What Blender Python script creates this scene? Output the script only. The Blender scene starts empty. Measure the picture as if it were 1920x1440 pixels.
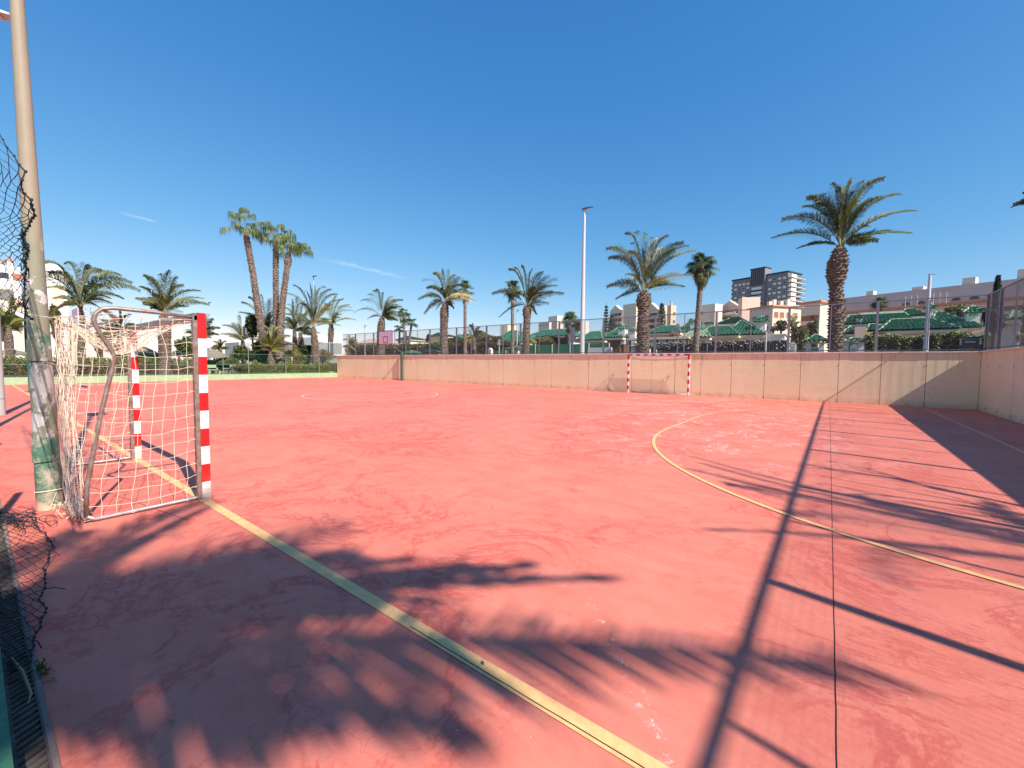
import bpy, math, random
from mathutils import Vector, Matrix
sc = bpy.context.scene
COL = sc.collection
R = math.radians
PI = math.pi

# ------------------------------------------------------------------ camera
F, PITCH, ROLL, YAW, EYE = 775.9, 0.0511, 0.0089, 0.6504, 1.563
_fw = Vector((-math.sin(YAW)*math.cos(PITCH), math.cos(YAW)*math.cos(PITCH), -math.sin(PITCH)))
_r = Vector((math.cos(YAW), math.sin(YAW), 0)); _u = _r.cross(_fw)
_r2 = math.cos(ROLL)*_r + math.sin(ROLL)*_u
_u2 = -math.sin(ROLL)*_r + math.cos(ROLL)*_u
cd = bpy.data.cameras.new('camera'); cam = bpy.data.objects.new('camera', cd); COL.objects.link(cam)
cd.sensor_width = 36; cd.lens = F/1920*36; cd.clip_start = 0.02; cd.clip_end = 6000
cam.matrix_world = Matrix(((_r2.x, _u2.x, -_fw.x, 0), (_r2.y, _u2.y, -_fw.y, 0), (_r2.z, _u2.z, -_fw.z, EYE), (0, 0, 0, 1)))
sc.camera = cam
# ------------------------------------------------------------------ light
SUN = Vector((1.10, -0.185, 1.0)).normalized()
EL = math.asin(SUN.z); AZ = math.atan2(SUN.x, SUN.y)
w = bpy.data.worlds.new('World'); sc.world = w; w.use_nodes = True
nt = w.node_tree; nt.nodes.clear()
wo = nt.nodes.new('ShaderNodeOutputWorld'); bg = nt.nodes.new('ShaderNodeBackground')
sky = nt.nodes.new('ShaderNodeTexSky'); sky.sky_type = 'NISHITA'; sky.sun_disc = False
sky.sun_elevation = EL; sky.sun_rotation = AZ; sky.air_density = 1.0; sky.dust_density = 0.15; sky.ozone_density = 2.2; sky.altitude = 0
# photographic rendering of the clear sky: a gain and a gamma per channel
sep = nt.nodes.new('ShaderNodeSeparateColor'); com = nt.nodes.new('ShaderNodeCombineColor'); nt.links.new(sky.outputs[0], sep.inputs[0])
for k_, (gain, gam) in enumerate(((.415, 1.36), (1.07, .82), (2.22, .515))):
    p_ = nt.nodes.new('ShaderNodeMath'); p_.operation = 'POWER'; p_.inputs[1].default_value = gam; nt.links.new(sep.outputs[k_], p_.inputs[0])
    q_ = nt.nodes.new('ShaderNodeMath'); q_.operation = 'MULTIPLY'; q_.inputs[1].default_value = gain; nt.links.new(p_.outputs[0], q_.inputs[0]); nt.links.new(q_.outputs[0], com.inputs[k_])
bg.inputs['Strength'].default_value = 0.10
nt.links.new(bg.outputs[0], wo.inputs[0])
sl = bpy.data.lights.new('sun', 'SUN'); sl.energy = 5.0; sl.angle = R(0.53); sl.color = (1.0, 0.93, 0.84)
so = bpy.data.objects.new('sun', sl); COL.objects.link(so)
so.rotation_euler = (-SUN).to_track_quat('-Z', 'Y').to_euler(); so.location = (20, -4, 20)
sc.view_settings.view_transform = 'Standard'; sc.view_settings.look = 'None'
sc.view_settings.exposure = 0.68; sc.view_settings.gamma = 1

# ------------------------------------------------------------------ photo geometry -> world points
def ray(px, py): return (_fw*F + _r2*(px-960) + _u2*(720-py))
def at(px, py, Y):                 # point of a sight line on the plane y = Y
    d = ray(px, py); t = Y/d.y; return Vector((d.x*t, Y, EYE+d.z*t))
def atX(px, py, X):
    d = ray(px, py); t = X/d.x; return Vector((X, d.y*t, EYE+d.z*t))
def onz(px, py, z=0.0):
    d = ray(px, py); t = (z-EYE)/d.z; return Vector((d.x*t, d.y*t, z))
def rad(P, hw):                    # world radius of something hw photo-pixels wide (half) at P
    d = Vector((P.x, P.y, 0)); dep = d.dot(Vector((_fw.x, _fw.y, 0)).normalized()); return hw*dep/F*(dep/d.length)

# clouds: two thin wisps high in the sky
def dirn(px, py): return ray(px, py).normalized()
tc = nt.nodes.new('ShaderNodeTexCoord'); last = com.outputs[0]
def M(op, a, b=None, c=None, clamp=False):
    n = nt.nodes.new('ShaderNodeMath'); n.operation = op; n.use_clamp = clamp
    for i, v in enumerate((a, b, c)):
        if v is None: continue
        if isinstance(v, (int, float)): n.inputs[i].default_value = v
        else: nt.links.new(v, n.inputs[i])
    return n.outputs[0]
def VD(vec):
    n = nt.nodes.new('ShaderNodeVectorMath'); n.operation = 'DOT_PRODUCT'
    nt.links.new(tc.outputs['Generated'], n.inputs[0]); n.inputs[1].default_value = vec; return n.outputs['Value']
for (a, b, wid, stren, sca) in (((222, 397), (300, 419), .0026, .30, 34), ((600, 484), (770, 524), .0055, .26, 34)):
    A = dirn(*a); B = dirn(*b); mid = (A+B).normalized(); t = (B-A).normalized(); n_ = mid.cross(t).normalized(); half = (B-A).length/2
    nz = nt.nodes.new('ShaderNodeTexNoise'); nz.inputs['Scale'].default_value = sca; nz.inputs['Detail'].default_value = 5; nz.inputs['Roughness'].default_value = .65
    mp = nt.nodes.new('ShaderNodeMapping'); nt.links.new(tc.outputs['Generated'], mp.inputs[0]); mp.inputs['Scale'].default_value = (1, 1, 1.0)
    nt.links.new(mp.outputs[0], nz.inputs['Vector'])
    off = M('MULTIPLY', M('SUBTRACT', nz.outputs[0], .5), wid*2.6)
    acr = M('ABSOLUTE', M('ADD', VD(n_), off))
    m1 = M('SUBTRACT', 1.0, M('DIVIDE', acr, wid), clamp=True)
    m2 = M('MULTIPLY', M('SUBTRACT', 1.0, M('DIVIDE', M('ABSOLUTE', VD(t)), half), clamp=True), 2.0, clamp=True)
    front = M('GREATER_THAN', VD(mid), 0)
    m = M('MULTIPLY', M('MULTIPLY', M('MULTIPLY', m1, m2), M('MULTIPLY', nz.outputs[0], stren*1.5)), front, clamp=True)
    mx = nt.nodes.new('ShaderNodeMix'); mx.data_type = 'RGBA'; nt.links.new(m, mx.inputs[0]); nt.links.new(last, mx.inputs[6]); mx.inputs[7].default_value = (6.5, 7.0, 7.6, 1)
    last = mx.outputs[2]
nt.links.new(last, bg.inputs['Color'])

# ------------------------------------------------------------------ mesh and naming helpers
class MB:
    def __init__(s): s.v = []; s.f = []; s.m = []
    def face(s, pts, m=0):
        i = len(s.v); s.v.extend([tuple(p) for p in pts]); s.f.append(tuple(range(i, i+len(pts)))); s.m.append(m)
    def box(s, a, b, m=0):
        x0, y0, z0 = a; x1, y1, z1 = b; i = len(s.v)
        s.v += [(x0, y0, z0), (x1, y0, z0), (x1, y1, z0), (x0, y1, z0), (x0, y0, z1), (x1, y0, z1), (x1, y1, z1), (x0, y1, z1)]
        for q in ((0, 3, 2, 1), (4, 5, 6, 7), (0, 1, 5, 4), (1, 2, 6, 5), (2, 3, 7, 6), (3, 0, 4, 7)):
            s.f.append(tuple(i+k for k in q)); s.m.append(m)
    def obox(s, O, e, n, t0, t1, z0, z1, d0, d1, m=0):   # box on a facade: e along, n outward
        P = lambda t, d, z: (O.x+e.x*t+n.x*d, O.y+e.y*t+n.y*d, z)
        i = len(s.v)
        s.v += [P(t0, d0, z0), P(t1, d0, z0), P(t1, d1, z0), P(t0, d1, z0), P(t0, d0, z1), P(t1, d0, z1), P(t1, d1, z1), P(t0, d1, z1)]
        for q in ((0, 3, 2, 1), (4, 5, 6, 7), (0, 1, 5, 4), (1, 2, 6, 5), (2, 3, 7, 6), (3, 0, 4, 7)):
            s.f.append(tuple(i+k for k in q)); s.m.append(m)
    def tube(s, pts, r, n=6, m=0, caps=True):
        pts = [Vector(p) for p in pts]; L = len(pts)
        rs = r if isinstance(r, (list, tuple)) else [r]*L
        t0 = (pts[1]-pts[0]).normalized()
        up = Vector((0, 0, 1)) if abs(t0.z) < .9 else Vector((1, 0, 0))
        a = t0.cross(up).normalized(); i0 = len(s.v)
        for k in range(L):
            t = (pts[min(k+1, L-1)]-pts[max(k-1, 0)]).normalized()
            a = (a - t*a.dot(t)); a = a.normalized() if a.length > 1e-6 else t.orthogonal().normalized()
            b = t.cross(a)
            for j in range(n):
                an = 2*PI*j/n; s.v.append(tuple(pts[k]+(a*math.cos(an)+b*math.sin(an))*rs[k]))
        for k in range(L-1):
            for j in range(n):
                s.f.append((i0+k*n+j, i0+k*n+(j+1) % n, i0+(k+1)*n+(j+1) % n, i0+(k+1)*n+j)); s.m.append(m)
        if caps:
            s.f.append(tuple(i0+j for j in range(n))[::-1]); s.m.append(m)
            s.f.append(tuple(i0+(L-1)*n+j for j in range(n))); s.m.append(m)
    def lathe(s, c, prof, n=20, m=0):                    # prof: (r, z)
        i0 = len(s.v)
        for r_, z in prof:
            for j in range(n):
                an = 2*PI*j/n; s.v.append((c[0]+r_*math.cos(an), c[1]+r_*math.sin(an), c[2]+z))
        for k in range(len(prof)-1):
            for j in range(n):
                s.f.append((i0+k*n+j, i0+k*n+(j+1) % n, i0+(k+1)*n+(j+1) % n, i0+(k+1)*n+j)); s.m.append(m)
    def build(s, name, mats, parent=None, smooth=False, origin=None):
        me = bpy.data.meshes.new(name)
        o = bpy.data.objects.new(name, me); COL.objects.link(o)
        off = Vector((0, 0, 0))
        if parent is not None: off = parent.location; o.parent = parent
        elif origin is not None: off = Vector(origin); o.location = off
        # a sub-part's parent is itself at its thing's origin
        if parent is not None and parent.parent is not None: off = parent.parent.location
        vs = s.v if off.length == 0 else [(x-off.x, y-off.y, z-off.z) for x, y, z in s.v]
        me.from_pydata(vs, [], s.f)
        for mm in (mats if isinstance(mats, (list, tuple)) else [mats]): me.materials.append(mm)
        if any(s.m): me.polygons.foreach_set('material_index', s.m)
        if smooth: me.polygons.foreach_set('use_smooth', [True]*len(s.f))
        me.update(); return o
def thing(name, label, cat, loc, group=None):
    o = bpy.data.objects.new(name, None); COL.objects.link(o); o.location = loc; o.empty_display_size = .2
    o['label'] = label; o['category'] = cat
    if group: o['group'] = group
    return o
def tag(o, label, cat, group=None, kind=None):
    o['label'] = label; o['category'] = cat
    if group: o['group'] = group
    if kind: o['kind'] = kind
    return o
def struct(o, label=None, kind='structure'):
    o['kind'] = kind
    if label: o['label'] = label
    return o

# ------------------------------------------------------------------ materials
class NT:
    def __init__(s, name, rough=.8, metal=0.0, spec=.3):
        s.mat = bpy.data.materials.new(name); s.mat.use_nodes = True; s.t = s.mat.node_tree
        s.b = s.t.nodes['Principled BSDF']; s.b.inputs['Roughness'].default_value = rough
        s.b.inputs['Metallic'].default_value = metal; s.b.inputs['Specular IOR Level'].default_value = spec
        s.c = s.t.nodes.new('ShaderNodeTexCoord'); s.co = s.c.outputs['Object']
    def noise(s, scale, detail=4, rough=.6, stretch=None, dist=0, w=None):
        n = s.t.nodes.new('ShaderNodeTexNoise'); n.inputs['Scale'].default_value = scale; n.inputs['Detail'].default_value = detail
        n.inputs['Roughness'].default_value = rough; n.inputs['Distortion'].default_value = dist
        v = s.co
        if stretch:
            m = s.t.nodes.new('ShaderNodeMapping'); m.inputs['Scale'].default_value = stretch
            if w: m.inputs['Location'].default_value = w
            s.t.links.new(v, m.inputs[0]); v = m.outputs[0]
        s.t.links.new(v, n.inputs['Vector']); return n.outputs[0]
    def ramp(s, v, a, b, lo=0.0, hi=1.0):
        n = s.t.nodes.new('ShaderNodeMapRange'); n.inputs[1].default_value = a; n.inputs[2].default_value = b
        n.inputs[3].default_value = lo; n.inputs[4].default_value = hi; n.clamp = True
        s.t.links.new(v, n.inputs[0]); return n.outputs[0]
    def math(s, op, a, b=None):
        n = s.t.nodes.new('ShaderNodeMath'); n.operation = op
        for i, v in enumerate((a, b)):
            if v is None: continue
            if isinstance(v, (int, float)): n.inputs[i].default_value = v
            else: s.t.links.new(v, n.inputs[i])
        return n.outputs[0]
    def mix(s, fac, a, b):
        n = s.t.nodes.new('ShaderNodeMix'); n.data_type = 'RGBA'
        for i, v in ((0, fac), (6, a), (7, b)):
            if isinstance(v, tuple): n.inputs[i].default_value = (*v, 1)
            elif isinstance(v, (int, float)): n.inputs[i].default_value = v
            else: s.t.links.new(v, n.inputs[i])
        return n.outputs[2]
    def xyz(s):
        n = s.t.nodes.new('ShaderNodeSeparateXYZ'); s.t.links.new(s.co, n.inputs[0]); return n.outputs
    def color(s, v):
        if isinstance(v, tuple): s.b.inputs['Base Color'].default_value = (*v, 1)
        else: s.t.links.new(v, s.b.inputs['Base Color'])
    def rough(s, v): s.t.links.new(v, s.b.inputs['Roughness'])
    def bump(s, h, strength=.3, dist=.01):
        n = s.t.nodes.new('ShaderNodeBump'); n.inputs['Strength'].default_value = strength; n.inputs['Distance'].default_value = dist
        s.t.links.new(h, n.inputs['Height']); s.t.links.new(n.outputs[0], s.b.inputs['Normal'])
def mat(name, c, rough=.8, var=.25, scale=3.0, metal=0, spec=.3, bump=0, bs=40, c2=None):
    m = NT(name, rough, metal, spec)
    c2 = c2 or tuple(x*(1-var) for x in c)
    m.color(m.mix(m.ramp(m.noise(scale, 6, .65), .35, .65), c, c2))
    if bump: m.bump(m.noise(bs, 5), bump, .01)
    return m.mat

def court_mat():
    m = NT('court_paint', .72, 0, .35)
    x, y, z = m.xyz()
    big = m.ramp(m.noise(.35, 5, .6), .35, .68); mid = m.ramp(m.noise(1.7, 8, .7, dist=.6), .42, .66)
    fine = m.ramp(m.noise(60, 4, .7), .3, .7); strk = m.ramp(m.noise(1.1, 7, .7, (1, 3.5, 1)), .45, .7)
    c = m.mix(big, (.71, .205, .135), (.65, .168, .108))
    c = m.mix(m.math('MULTIPLY', mid, .65), c, (.58, .125, .085))
    c = m.mix(m.math('MULTIPLY', strk, .35), c, (.76, .28, .22))
    # old damp stains with crisp, branching edges
    st = m.ramp(m.noise(1.9, 14, .80, dist=.9), .56, .60); wh = m.ramp(m.noise(.28, 2, .5), .38, .5)
    c = m.mix(m.math('MULTIPLY', m.math('MULTIPLY', st, wh), .50), c, (.45, .062, .048))
    rg = m.math('ABSOLUTE', m.math('SUBTRACT', m.noise(.85, 13, .70, dist=.7), .5)); rm = m.ramp(m.noise(.33, 3, .5, w=(2, 5, 0)), .44, .56)
    vein = m.math('MULTIPLY', m.ramp(rg, .004, .022, 1, 0), rm); c = m.mix(m.math('MULTIPLY', vein, .78), c, (.50, .072, .055))
    halo = m.math('MULTIPLY', m.math('MULTIPLY', m.ramp(rg, .01, .07, 1, 0), rm), m.ramp(m.noise(14, 7, .8), .47, .60)); c = m.mix(m.math('MULTIPLY', halo, .62), c, (.52, .085, .065))
    sp2 = m.math('MULTIPLY', m.ramp(m.noise(6.5, 10, .8, (1, 1.6, 1), dist=.6), .60, .64), m.ramp(m.noise(.6, 4, .6, w=(8, 1, 0)), .46, .60)); c = m.mix(m.math('MULTIPLY', sp2, .68), c, (.50, .075, .058))
    spk = m.ramp(m.noise(38, 6, .8), .60, .66); sw = m.ramp(m.noise(.9, 4, .6), .5, .62)
    c = m.mix(m.math('MULTIPLY', m.math('MULTIPLY', spk, sw), .5), c, (.46, .055, .045))
    c = m.mix(m.math('MULTIPLY', fine, .12), c, (.80, .33, .27))
    # long scuffs left by dragged things
    sc_ = m.ramp(m.noise(.8, 8, .75, (.35, 5, 1), w=(3, 1, 0)), .60, .72)
    c = m.mix(m.math('MULTIPLY', sc_, .3), c, (.55, .10, .08))
    # peeled patches that show the pale screed: inside the big D and a short trail near the sideline
    def blob(cx, cy, rx, ry):
        a = m.math('DIVIDE', m.math('SUBTRACT', x, cx), rx); b = m.math('DIVIDE', m.math('SUBTRACT', y, cy), ry)
        d = m.math('SQRT', m.math('ADD', m.math('MULTIPLY', a, a), m.math('MULTIPLY', b, b)))
        return m.ramp(d, .55, 1.0, 1.0, 0.0)
    reg = m.math('MAXIMUM', blob(-2.2, 12.5, 4.2, 7.0), blob(-5.0, 17.6, 4.6, 3.6))
    patch = m.ramp(m.noise(.95, 4, .6), .50, .54)
    fl = m.ramp(m.math('ABSOLUTE', m.math('SUBTRACT', m.noise(2.6, 9, .72, (1.0, .7, 1), dist=.4), .53)), .008, .013, 1, 0)
    c = m.mix(m.math('MULTIPLY', m.math('MULTIPLY', m.math('MULTIPLY', fl, patch), reg), .75), c, (.80, .62, .56))
    # trail: band around the line through (-1.1,2.35)-(-.45,1.65)
    tb = m.math('ABSOLUTE', m.math('ADD', m.math('ADD', m.math('MULTIPLY', x, .733), m.math('MULTIPLY', y, .68)), -.79))
    trail = m.math('MULTIPLY', m.ramp(tb, .0, .05, 1, 0), blob(-.75, 2.0, .75, .75))
    fl2 = m.ramp(m.noise(17, 9, .8, (1, 1, 1)), .56, .59)
    c = m.mix(m.math('MULTIPLY', m.math('MULTIPLY', fl2, trail), .8), c, (.80, .62, .58))
    # hairline crazing, only in patches
    ve = m.t.nodes.new('ShaderNodeTexVoronoi'); ve.feature = 'DISTANCE_TO_EDGE'; ve.inputs['Scale'].default_value = 1.7
    va = m.t.nodes.new('ShaderNodeVectorMath'); va.operation = 'ADD'; nz_ = m.t.nodes.new('ShaderNodeTexNoise'); nz_.inputs['Scale'].default_value = 2.2; nz_.inputs['Detail'].default_value = 9
    m.t.links.new(m.co, nz_.inputs['Vector']); m.t.links.new(m.co, va.inputs[0]); m.t.links.new(nz_.outputs['Color'], va.inputs[1]); m.t.links.new(va.outputs[0], ve.inputs['Vector'])
    cr = m.math('MULTIPLY', m.ramp(ve.outputs['Distance'], .004, .016, 1, 0), m.ramp(m.noise(.5, 4, .6), .50, .60))
    c = m.mix(m.math('MULTIPLY', cr, .28), c, (.40, .07, .055))
    # gritty salt-and-pepper speckle
    gr = m.ramp(m.noise(150, 3, .8), .35, .65); c = m.mix(m.math('MULTIPLY', gr, .16), c, (.50, .12, .09))
    # tiny pale specks
    vo = m.t.nodes.new('ShaderNodeTexVoronoi'); vo.inputs['Scale'].default_value = 9; m.t.links.new(m.co, vo.inputs['Vector'])
    c = m.mix(m.math('MULTIPLY', m.ramp(vo.outputs['Distance'], .02, .035, 1, 0), .7), c, (.75, .6, .55))
    m.color(c)
    m.rough(m.ramp(m.noise(6, 5), .3, .7, .58, .82))
    m.bump(m.math('ADD', m.noise(220, 4, .7), m.math('MULTIPLY', m.noise(3, 6), 2.0)), .22, .006)
    return m.mat
def line_mat(name, c):
    m = NT(name, .65, 0, .35); wv = m.ramp(m.noise(14, 8, .75), .35, .62)
    cc = m.mix(wv, c, tuple(v*.78 for v in c)); pe = m.ramp(m.noise(9, 9, .8), .64, .67)
    m.color(m.mix(m.math('MULTIPLY', pe, .7), cc, (.52, .14, .11))); m.bump(m.noise(200), .2, .005); return m.mat
def wall_mat():
    m = NT('wall_render', .9, 0, .2); x, y, z = m.xyz()
    c = m.mix(m.ramp(m.noise(.5, 4), .35, .65), (.86, .72, .45), (.82, .65, .40))
    c = m.mix(m.math('MULTIPLY', m.ramp(m.noise(6, 8, .7), .4, .7), .4), c, (.74, .55, .37))
    # vertical run-off stains below the coping and rusty dirt along the foot
    run = m.math('MULTIPLY', m.ramp(m.noise(3.2, 6, .65, (1.6, 1.6, .12)), .50, .68), m.ramp(z, .9, 2.1))
    c = m.mix(m.math('MULTIPLY', run, .38), c, (.50, .30, .22))
    ft = m.math('MULTIPLY', m.ramp(z, .02, .28, 1, 0), m.ramp(m.noise(3, 7, .7), .35, .62))
    c = m.mix(m.math('MULTIPLY', ft, .65), c, (.50, .24, .15))
    bm = m.ramp(m.noise(4.5, 7, .7, dist=.6), .64, .70); c = m.mix(m.math('MULTIPLY', bm, .35), c, (.55, .36, .26))
    dr = m.math('MULTIPLY', m.ramp(m.noise(7.5, 5, .6, (1.5, 1.5, .05), w=(5, 3, 0)), .60, .68), m.ramp(z, .6, 2.1)); c = m.mix(m.math('MULTIPLY', dr, .35), c, (.45, .24, .16))
    hz = m.ramp(m.noise(2.0, 5, .6, (.5, .5, 4)), .5, .7); c = m.mix(m.math('MULTIPLY', hz, .22), c, (.66, .47, .32))
    m.color(c); m.bump(m.noise(90, 6, .7), .35, .006); return m.mat
def pole_mat():
    m = NT('pole_peeling_paint', .6, 0, .35); x, y, z = m.xyz()
    green = m.mix(m.ramp(m.noise(8, 6), .35, .65), (.055, .13, .085), (.10, .19, .13))
    olive = m.mix(m.ramp(m.noise(5, 6, .7, (1, 1, .4)), .3, .7), (.27, .245, .17), (.20, .195, .14))
    pink = m.mix(m.ramp(m.noise(7, 7, .7), .3, .7), (.60, .52, .49), (.47, .40, .36))
    top = m.mix(m.ramp(m.noise(3, 6, .65, (1, 1, .3)), .35, .7), (.34, .265, .19), (.27, .22, .165))
    n1 = m.noise(3.4, 6, .6, (1.2, 1.2, .75), dist=.25)
    c = m.mix(m.ramp(n1, .50, .515), olive, pink)
    gp = m.ramp(m.noise(2.6, 6, .6, (1, 1, .8), w=(4, 2, 1)), .62, .64)
    c = m.mix(m.math('MULTIPLY', m.math('MULTIPLY', gp, m.ramp(z, 3.2, 2.9)), .8), c, green)
    ch = m.ramp(m.noise(22, 6, .75), .66, .68); c = m.mix(m.math('MULTIPLY', ch, .6), c, (.20, .17, .13))
    mud = m.mix(m.ramp(m.noise(7, 9, .75), .47, .60), green, (.40, .34, .25))
    c = m.mix(m.ramp(m.math('ADD', z, m.math('MULTIPLY', n1, .15)), .86, .80), c, mud)
    dust = m.math('MULTIPLY', m.ramp(z, .22, .02), m.ramp(m.noise(12, 5), .3, .6)); c = m.mix(dust, c, (.62, .42, .30))
    c = m.mix(m.ramp(m.math('ADD', z, m.math('MULTIPLY', n1, .8)), 2.95, 3.3), c, top)
    m.color(c); m.bump(m.math('ADD', m.noise(60, 5), m.math('MULTIPLY', n1, 1.0)), .3, .006); return m.mat
def pale_pole_mat(name, c):
    m = NT(name, .5, 0, .4); m.color(m.mix(m.ramp(m.noise(2, 6, .6, (1, 1, .2)), .4, .7), c, tuple(v*.8 for v in c))); return m.mat
MAT = {}
MAT['court'] = court_mat(); MAT['yellow'] = line_mat('yellow_line_paint', (.86, .50, .21)); MAT['white_line'] = line_mat('white_line_paint', (.82, .56, .47))
MAT['wall'] = wall_mat(); MAT['pole'] = pole_mat()
MAT['coping'] = mat('coping_stone', (.82, .70, .60), .8, .22, 5, bump=.3)
MAT['joint'] = mat('joint_sealant', (.34, .18, .12), .85, .35, 8)
MAT['wiregreen'] = mat('fence_green_wire', (.22, .30, .24), .5, .2, 4)
MAT['black'] = mat('crack_and_drain_shade', (.03, .015, .015), .9)  # real cracks and joints, also the painted shade under the grate
MAT['ground'] = mat('dry_ground', (.32, .25, .18), .95, .4, 1.2, bump=.5, bs=14)
MAT['grass'] = mat('garden_grass', (.16, .17, .06), .95, .5, 2.5, bump=.6, bs=25, c2=(.30, .25, .12))
MAT['asphalt'] = mat('asphalt', (.06, .06, .06), .9, .3, 3, bump=.3)
MAT['green_kerb'] = mat('green_kerb_paint', (.26, .36, .19), .8, .35, 3.0, bump=.3, c2=(.33, .42, .26))
MAT['teal_kerb'] = mat('teal_kerb_paint', (.03, .12, .07), .7, .6, 12.0, bump=.4, c2=(.07, .18, .11))
MAT['fence'] = mat('fence_grey_metal', (.26, .25, .28), .5, .2, 4, metal=.3)
MAT['fence_dark'] = mat('fence_dark_metal', (.13, .12, .14), .5, .3, 4, metal=.3)
MAT['wire'] = mat('fence_wire', (.20, .18, .19), .6, .2, 4, metal=.2)
def worn(name, c, dirt):
    m = NT(name, .45, 0, .4); x, y, z = m.xyz()
    k = m.mix(m.ramp(m.noise(14, 6), .35, .65), c, tuple(v*.86 for v in c))
    sc_ = m.ramp(m.noise(45, 9, .8, (1, 1, .35)), .62, .66); k = m.mix(m.math('MULTIPLY', sc_, .55), k, dirt)
    m.color(m.mix(m.math('MULTIPLY', m.ramp(z, .35, .0), m.ramp(m.noise(20, 6), .3, .6)), k, dirt)); m.bump(m.noise(80), .1, .003); return m.mat
MAT['red'] = worn('goal_red_paint', (.56, .008, .011), (.38, .10, .08)); MAT['white'] = worn('goal_white_paint', (.70, .68, .68), (.50, .36, .30))
MAT['steel'] = mat('goal_bare_steel', (.34, .29, .26), .45, .35, 14, metal=.5, c2=(.25, .13, .09))
MAT['steel_lt'] = mat('goal_zinc_tube', (.50, .47, .46), .4, .3, 16, metal=.5)
MAT['rope'] = mat('net_cord', (.82, .66, .50), .9, .1, 30)
MAT['rope_far'] = mat('net_cord_weathered', (.92, .78, .64), .9, .1, 30)
MAT['netblack'] = mat('black_net_cord', (.025, .035, .05), .85, .3, 20)
MAT['green_metal'] = mat('green_post_paint', (.015, .11, .08), .45, .3, 6)
MAT['dkgreen_metal'] = mat('dark_green_post_paint', (.06, .10, .08), .5, .3, 6)
MAT['board'] = mat('backboard_lilac', (.62, .42, .55), .5, .06, 3)
MAT['board_edge'] = mat('backboard_edge', (.10, .05, .06), .6)
MAT['hoop'] = mat('hoop_orange', (.70, .10, .05), .5)
MAT['galv'] = pale_pole_mat('galvanised_mast', (.52, .51, .54))
MAT['lamp_dark'] = mat('lamp_housing', (.06, .07, .08), .4, .2, 5)
MAT['lamp_grey'] = mat('lamp_housing_grey', (.42, .40, .38), .4, .2, 5)
MAT['lens'] = mat('lamp_glass', (.55, .56, .55), .2)
MAT['trunk_p'] = mat('palm_boot_trunk', (.24, .18, .14), .95, .5, 9, bump=.6, bs=30, c2=(.075, .052, .042))
MAT['trunk_w'] = mat('fan_palm_trunk', (.28, .215, .175), .95, .5, 7, bump=.6, bs=30, c2=(.11, .075, .06))
def leafmat(name, c, c2, sc=1.2, tr=.25):
    m = NT(name, .55, 0, .35); m.color(m.mix(m.ramp(m.noise(sc, 3), .35, .65), c, c2))
    try:
        m.b.inputs['Transmission Weight'].default_value = 0
        tl = m.t.nodes.new('ShaderNodeBsdfTranslucent'); ms = m.t.nodes.new('ShaderNodeMixShader'); ms.inputs[0].default_value = tr
        out = m.t.nodes['Material Output']; tl.inputs[0].default_value = (c[0]*1.6, c[1]*1.9, c[2]*.9, 1)
        m.t.links.new(m.b.outputs[0], ms.inputs[1]); m.t.links.new(tl.outputs[0], ms.inputs[2]); m.t.links.new(ms.outputs[0], out.inputs[0])
    except Exception: pass
    return m.mat
MAT['lf_a'] = leafmat('date_palm_leaf', (.135, .145, .075), (.085, .105, .05))
MAT['lf_b'] = leafmat('date_palm_leaf_olive', (.21, .21, .085), (.14, .15, .06))
MAT['lf_dry'] = leafmat('date_palm_leaf_dry', (.52, .44, .28), (.38, .31, .17))
MAT['rachis'] = mat('frond_stem', (.26, .24, .12), .7)
MAT['fan_a'] = leafmat('fan_palm_leaf', (.055, .085, .025), (.03, .055, .02))
MAT['fan_b'] = leafmat('fan_palm_leaf_light', (.17, .19, .05), (.10, .13, .035))
MAT['fan_dry'] = leafmat('fan_palm_leaf_dry', (.42, .33, .20), (.26, .19, .11))
MAT['lf_yel'] = leafmat('palm_leaf_yellow_green', (.27, .24, .06), (.17, .18, .05))
MAT['shrub'] = leafmat('shrub_leaf', (.10, .13, .04), (.05, .08, .03), 2)
MAT['shrub_l'] = leafmat('shrub_leaf_light', (.28, .28, .10), (.17, .20, .07), 2)
MAT['shrub_d'] = leafmat('shrub_leaf_dark', (.022, .04, .02), (.012, .026, .016), 2)
MAT['hedge'] = leafmat('hedge_leaf', (.10, .11, .03), (.05, .06, .02), 2)
MAT['hedge_br'] = leafmat('hedge_leaf_brown', (.085, .055, .022), (.05, .035, .018), 2)
MAT['yellow_bush'] = leafmat('yellow_bush_leaf', (.62, .48, .03), (.45, .38, .04), 2)
MAT['pink_bush'] = leafmat('dry_pink_shrub', (.34, .19, .14), (.22, .13, .10), 2)
MAT['conifer'] = leafmat('conifer_needles', (.035, .055, .035), (.02, .035, .025), 2)
def tilemat(name, a_, b_, c_):
    m = NT(name, .2, 0, .6); k = m.mix(m.ramp(m.noise(8, 3, .5), .42, .58), a_, b_); k = m.mix(m.math('MULTIPLY', m.ramp(m.noise(13, 2, .5, w=(3, 7, 1)), .54, .60), .6), k, c_)  # pale flecks put the glints of the glaze into the tile colour
    k = m.mix(m.math('MULTIPLY', m.ramp(m.noise(.8, 6, .7), .5, .75), .4), k, tuple(v*.45 for v in a_)); m.color(k); return m.mat
MAT['tile'] = tilemat('green_glazed_tile', (.008, .105, .05), (.02, .20, .10), (.28, .46, .34))
MAT['tile_dark'] = tilemat('dark_green_tile', (.005, .04, .03), (.01, .08, .055), (.06, .14, .11))
MAT['tile_ridge'] = mat('ridge_tile_cream', (.42, .50, .34), .5, .3, 9)
MAT['stucco'] = mat('white_stucco', (.76, .72, .68), .9, .08, 1.5)
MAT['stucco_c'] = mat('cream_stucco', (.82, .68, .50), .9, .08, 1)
MAT['stucco_p'] = mat('pink_stucco', (.80, .54, .43), .9, .10, 1)
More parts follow.
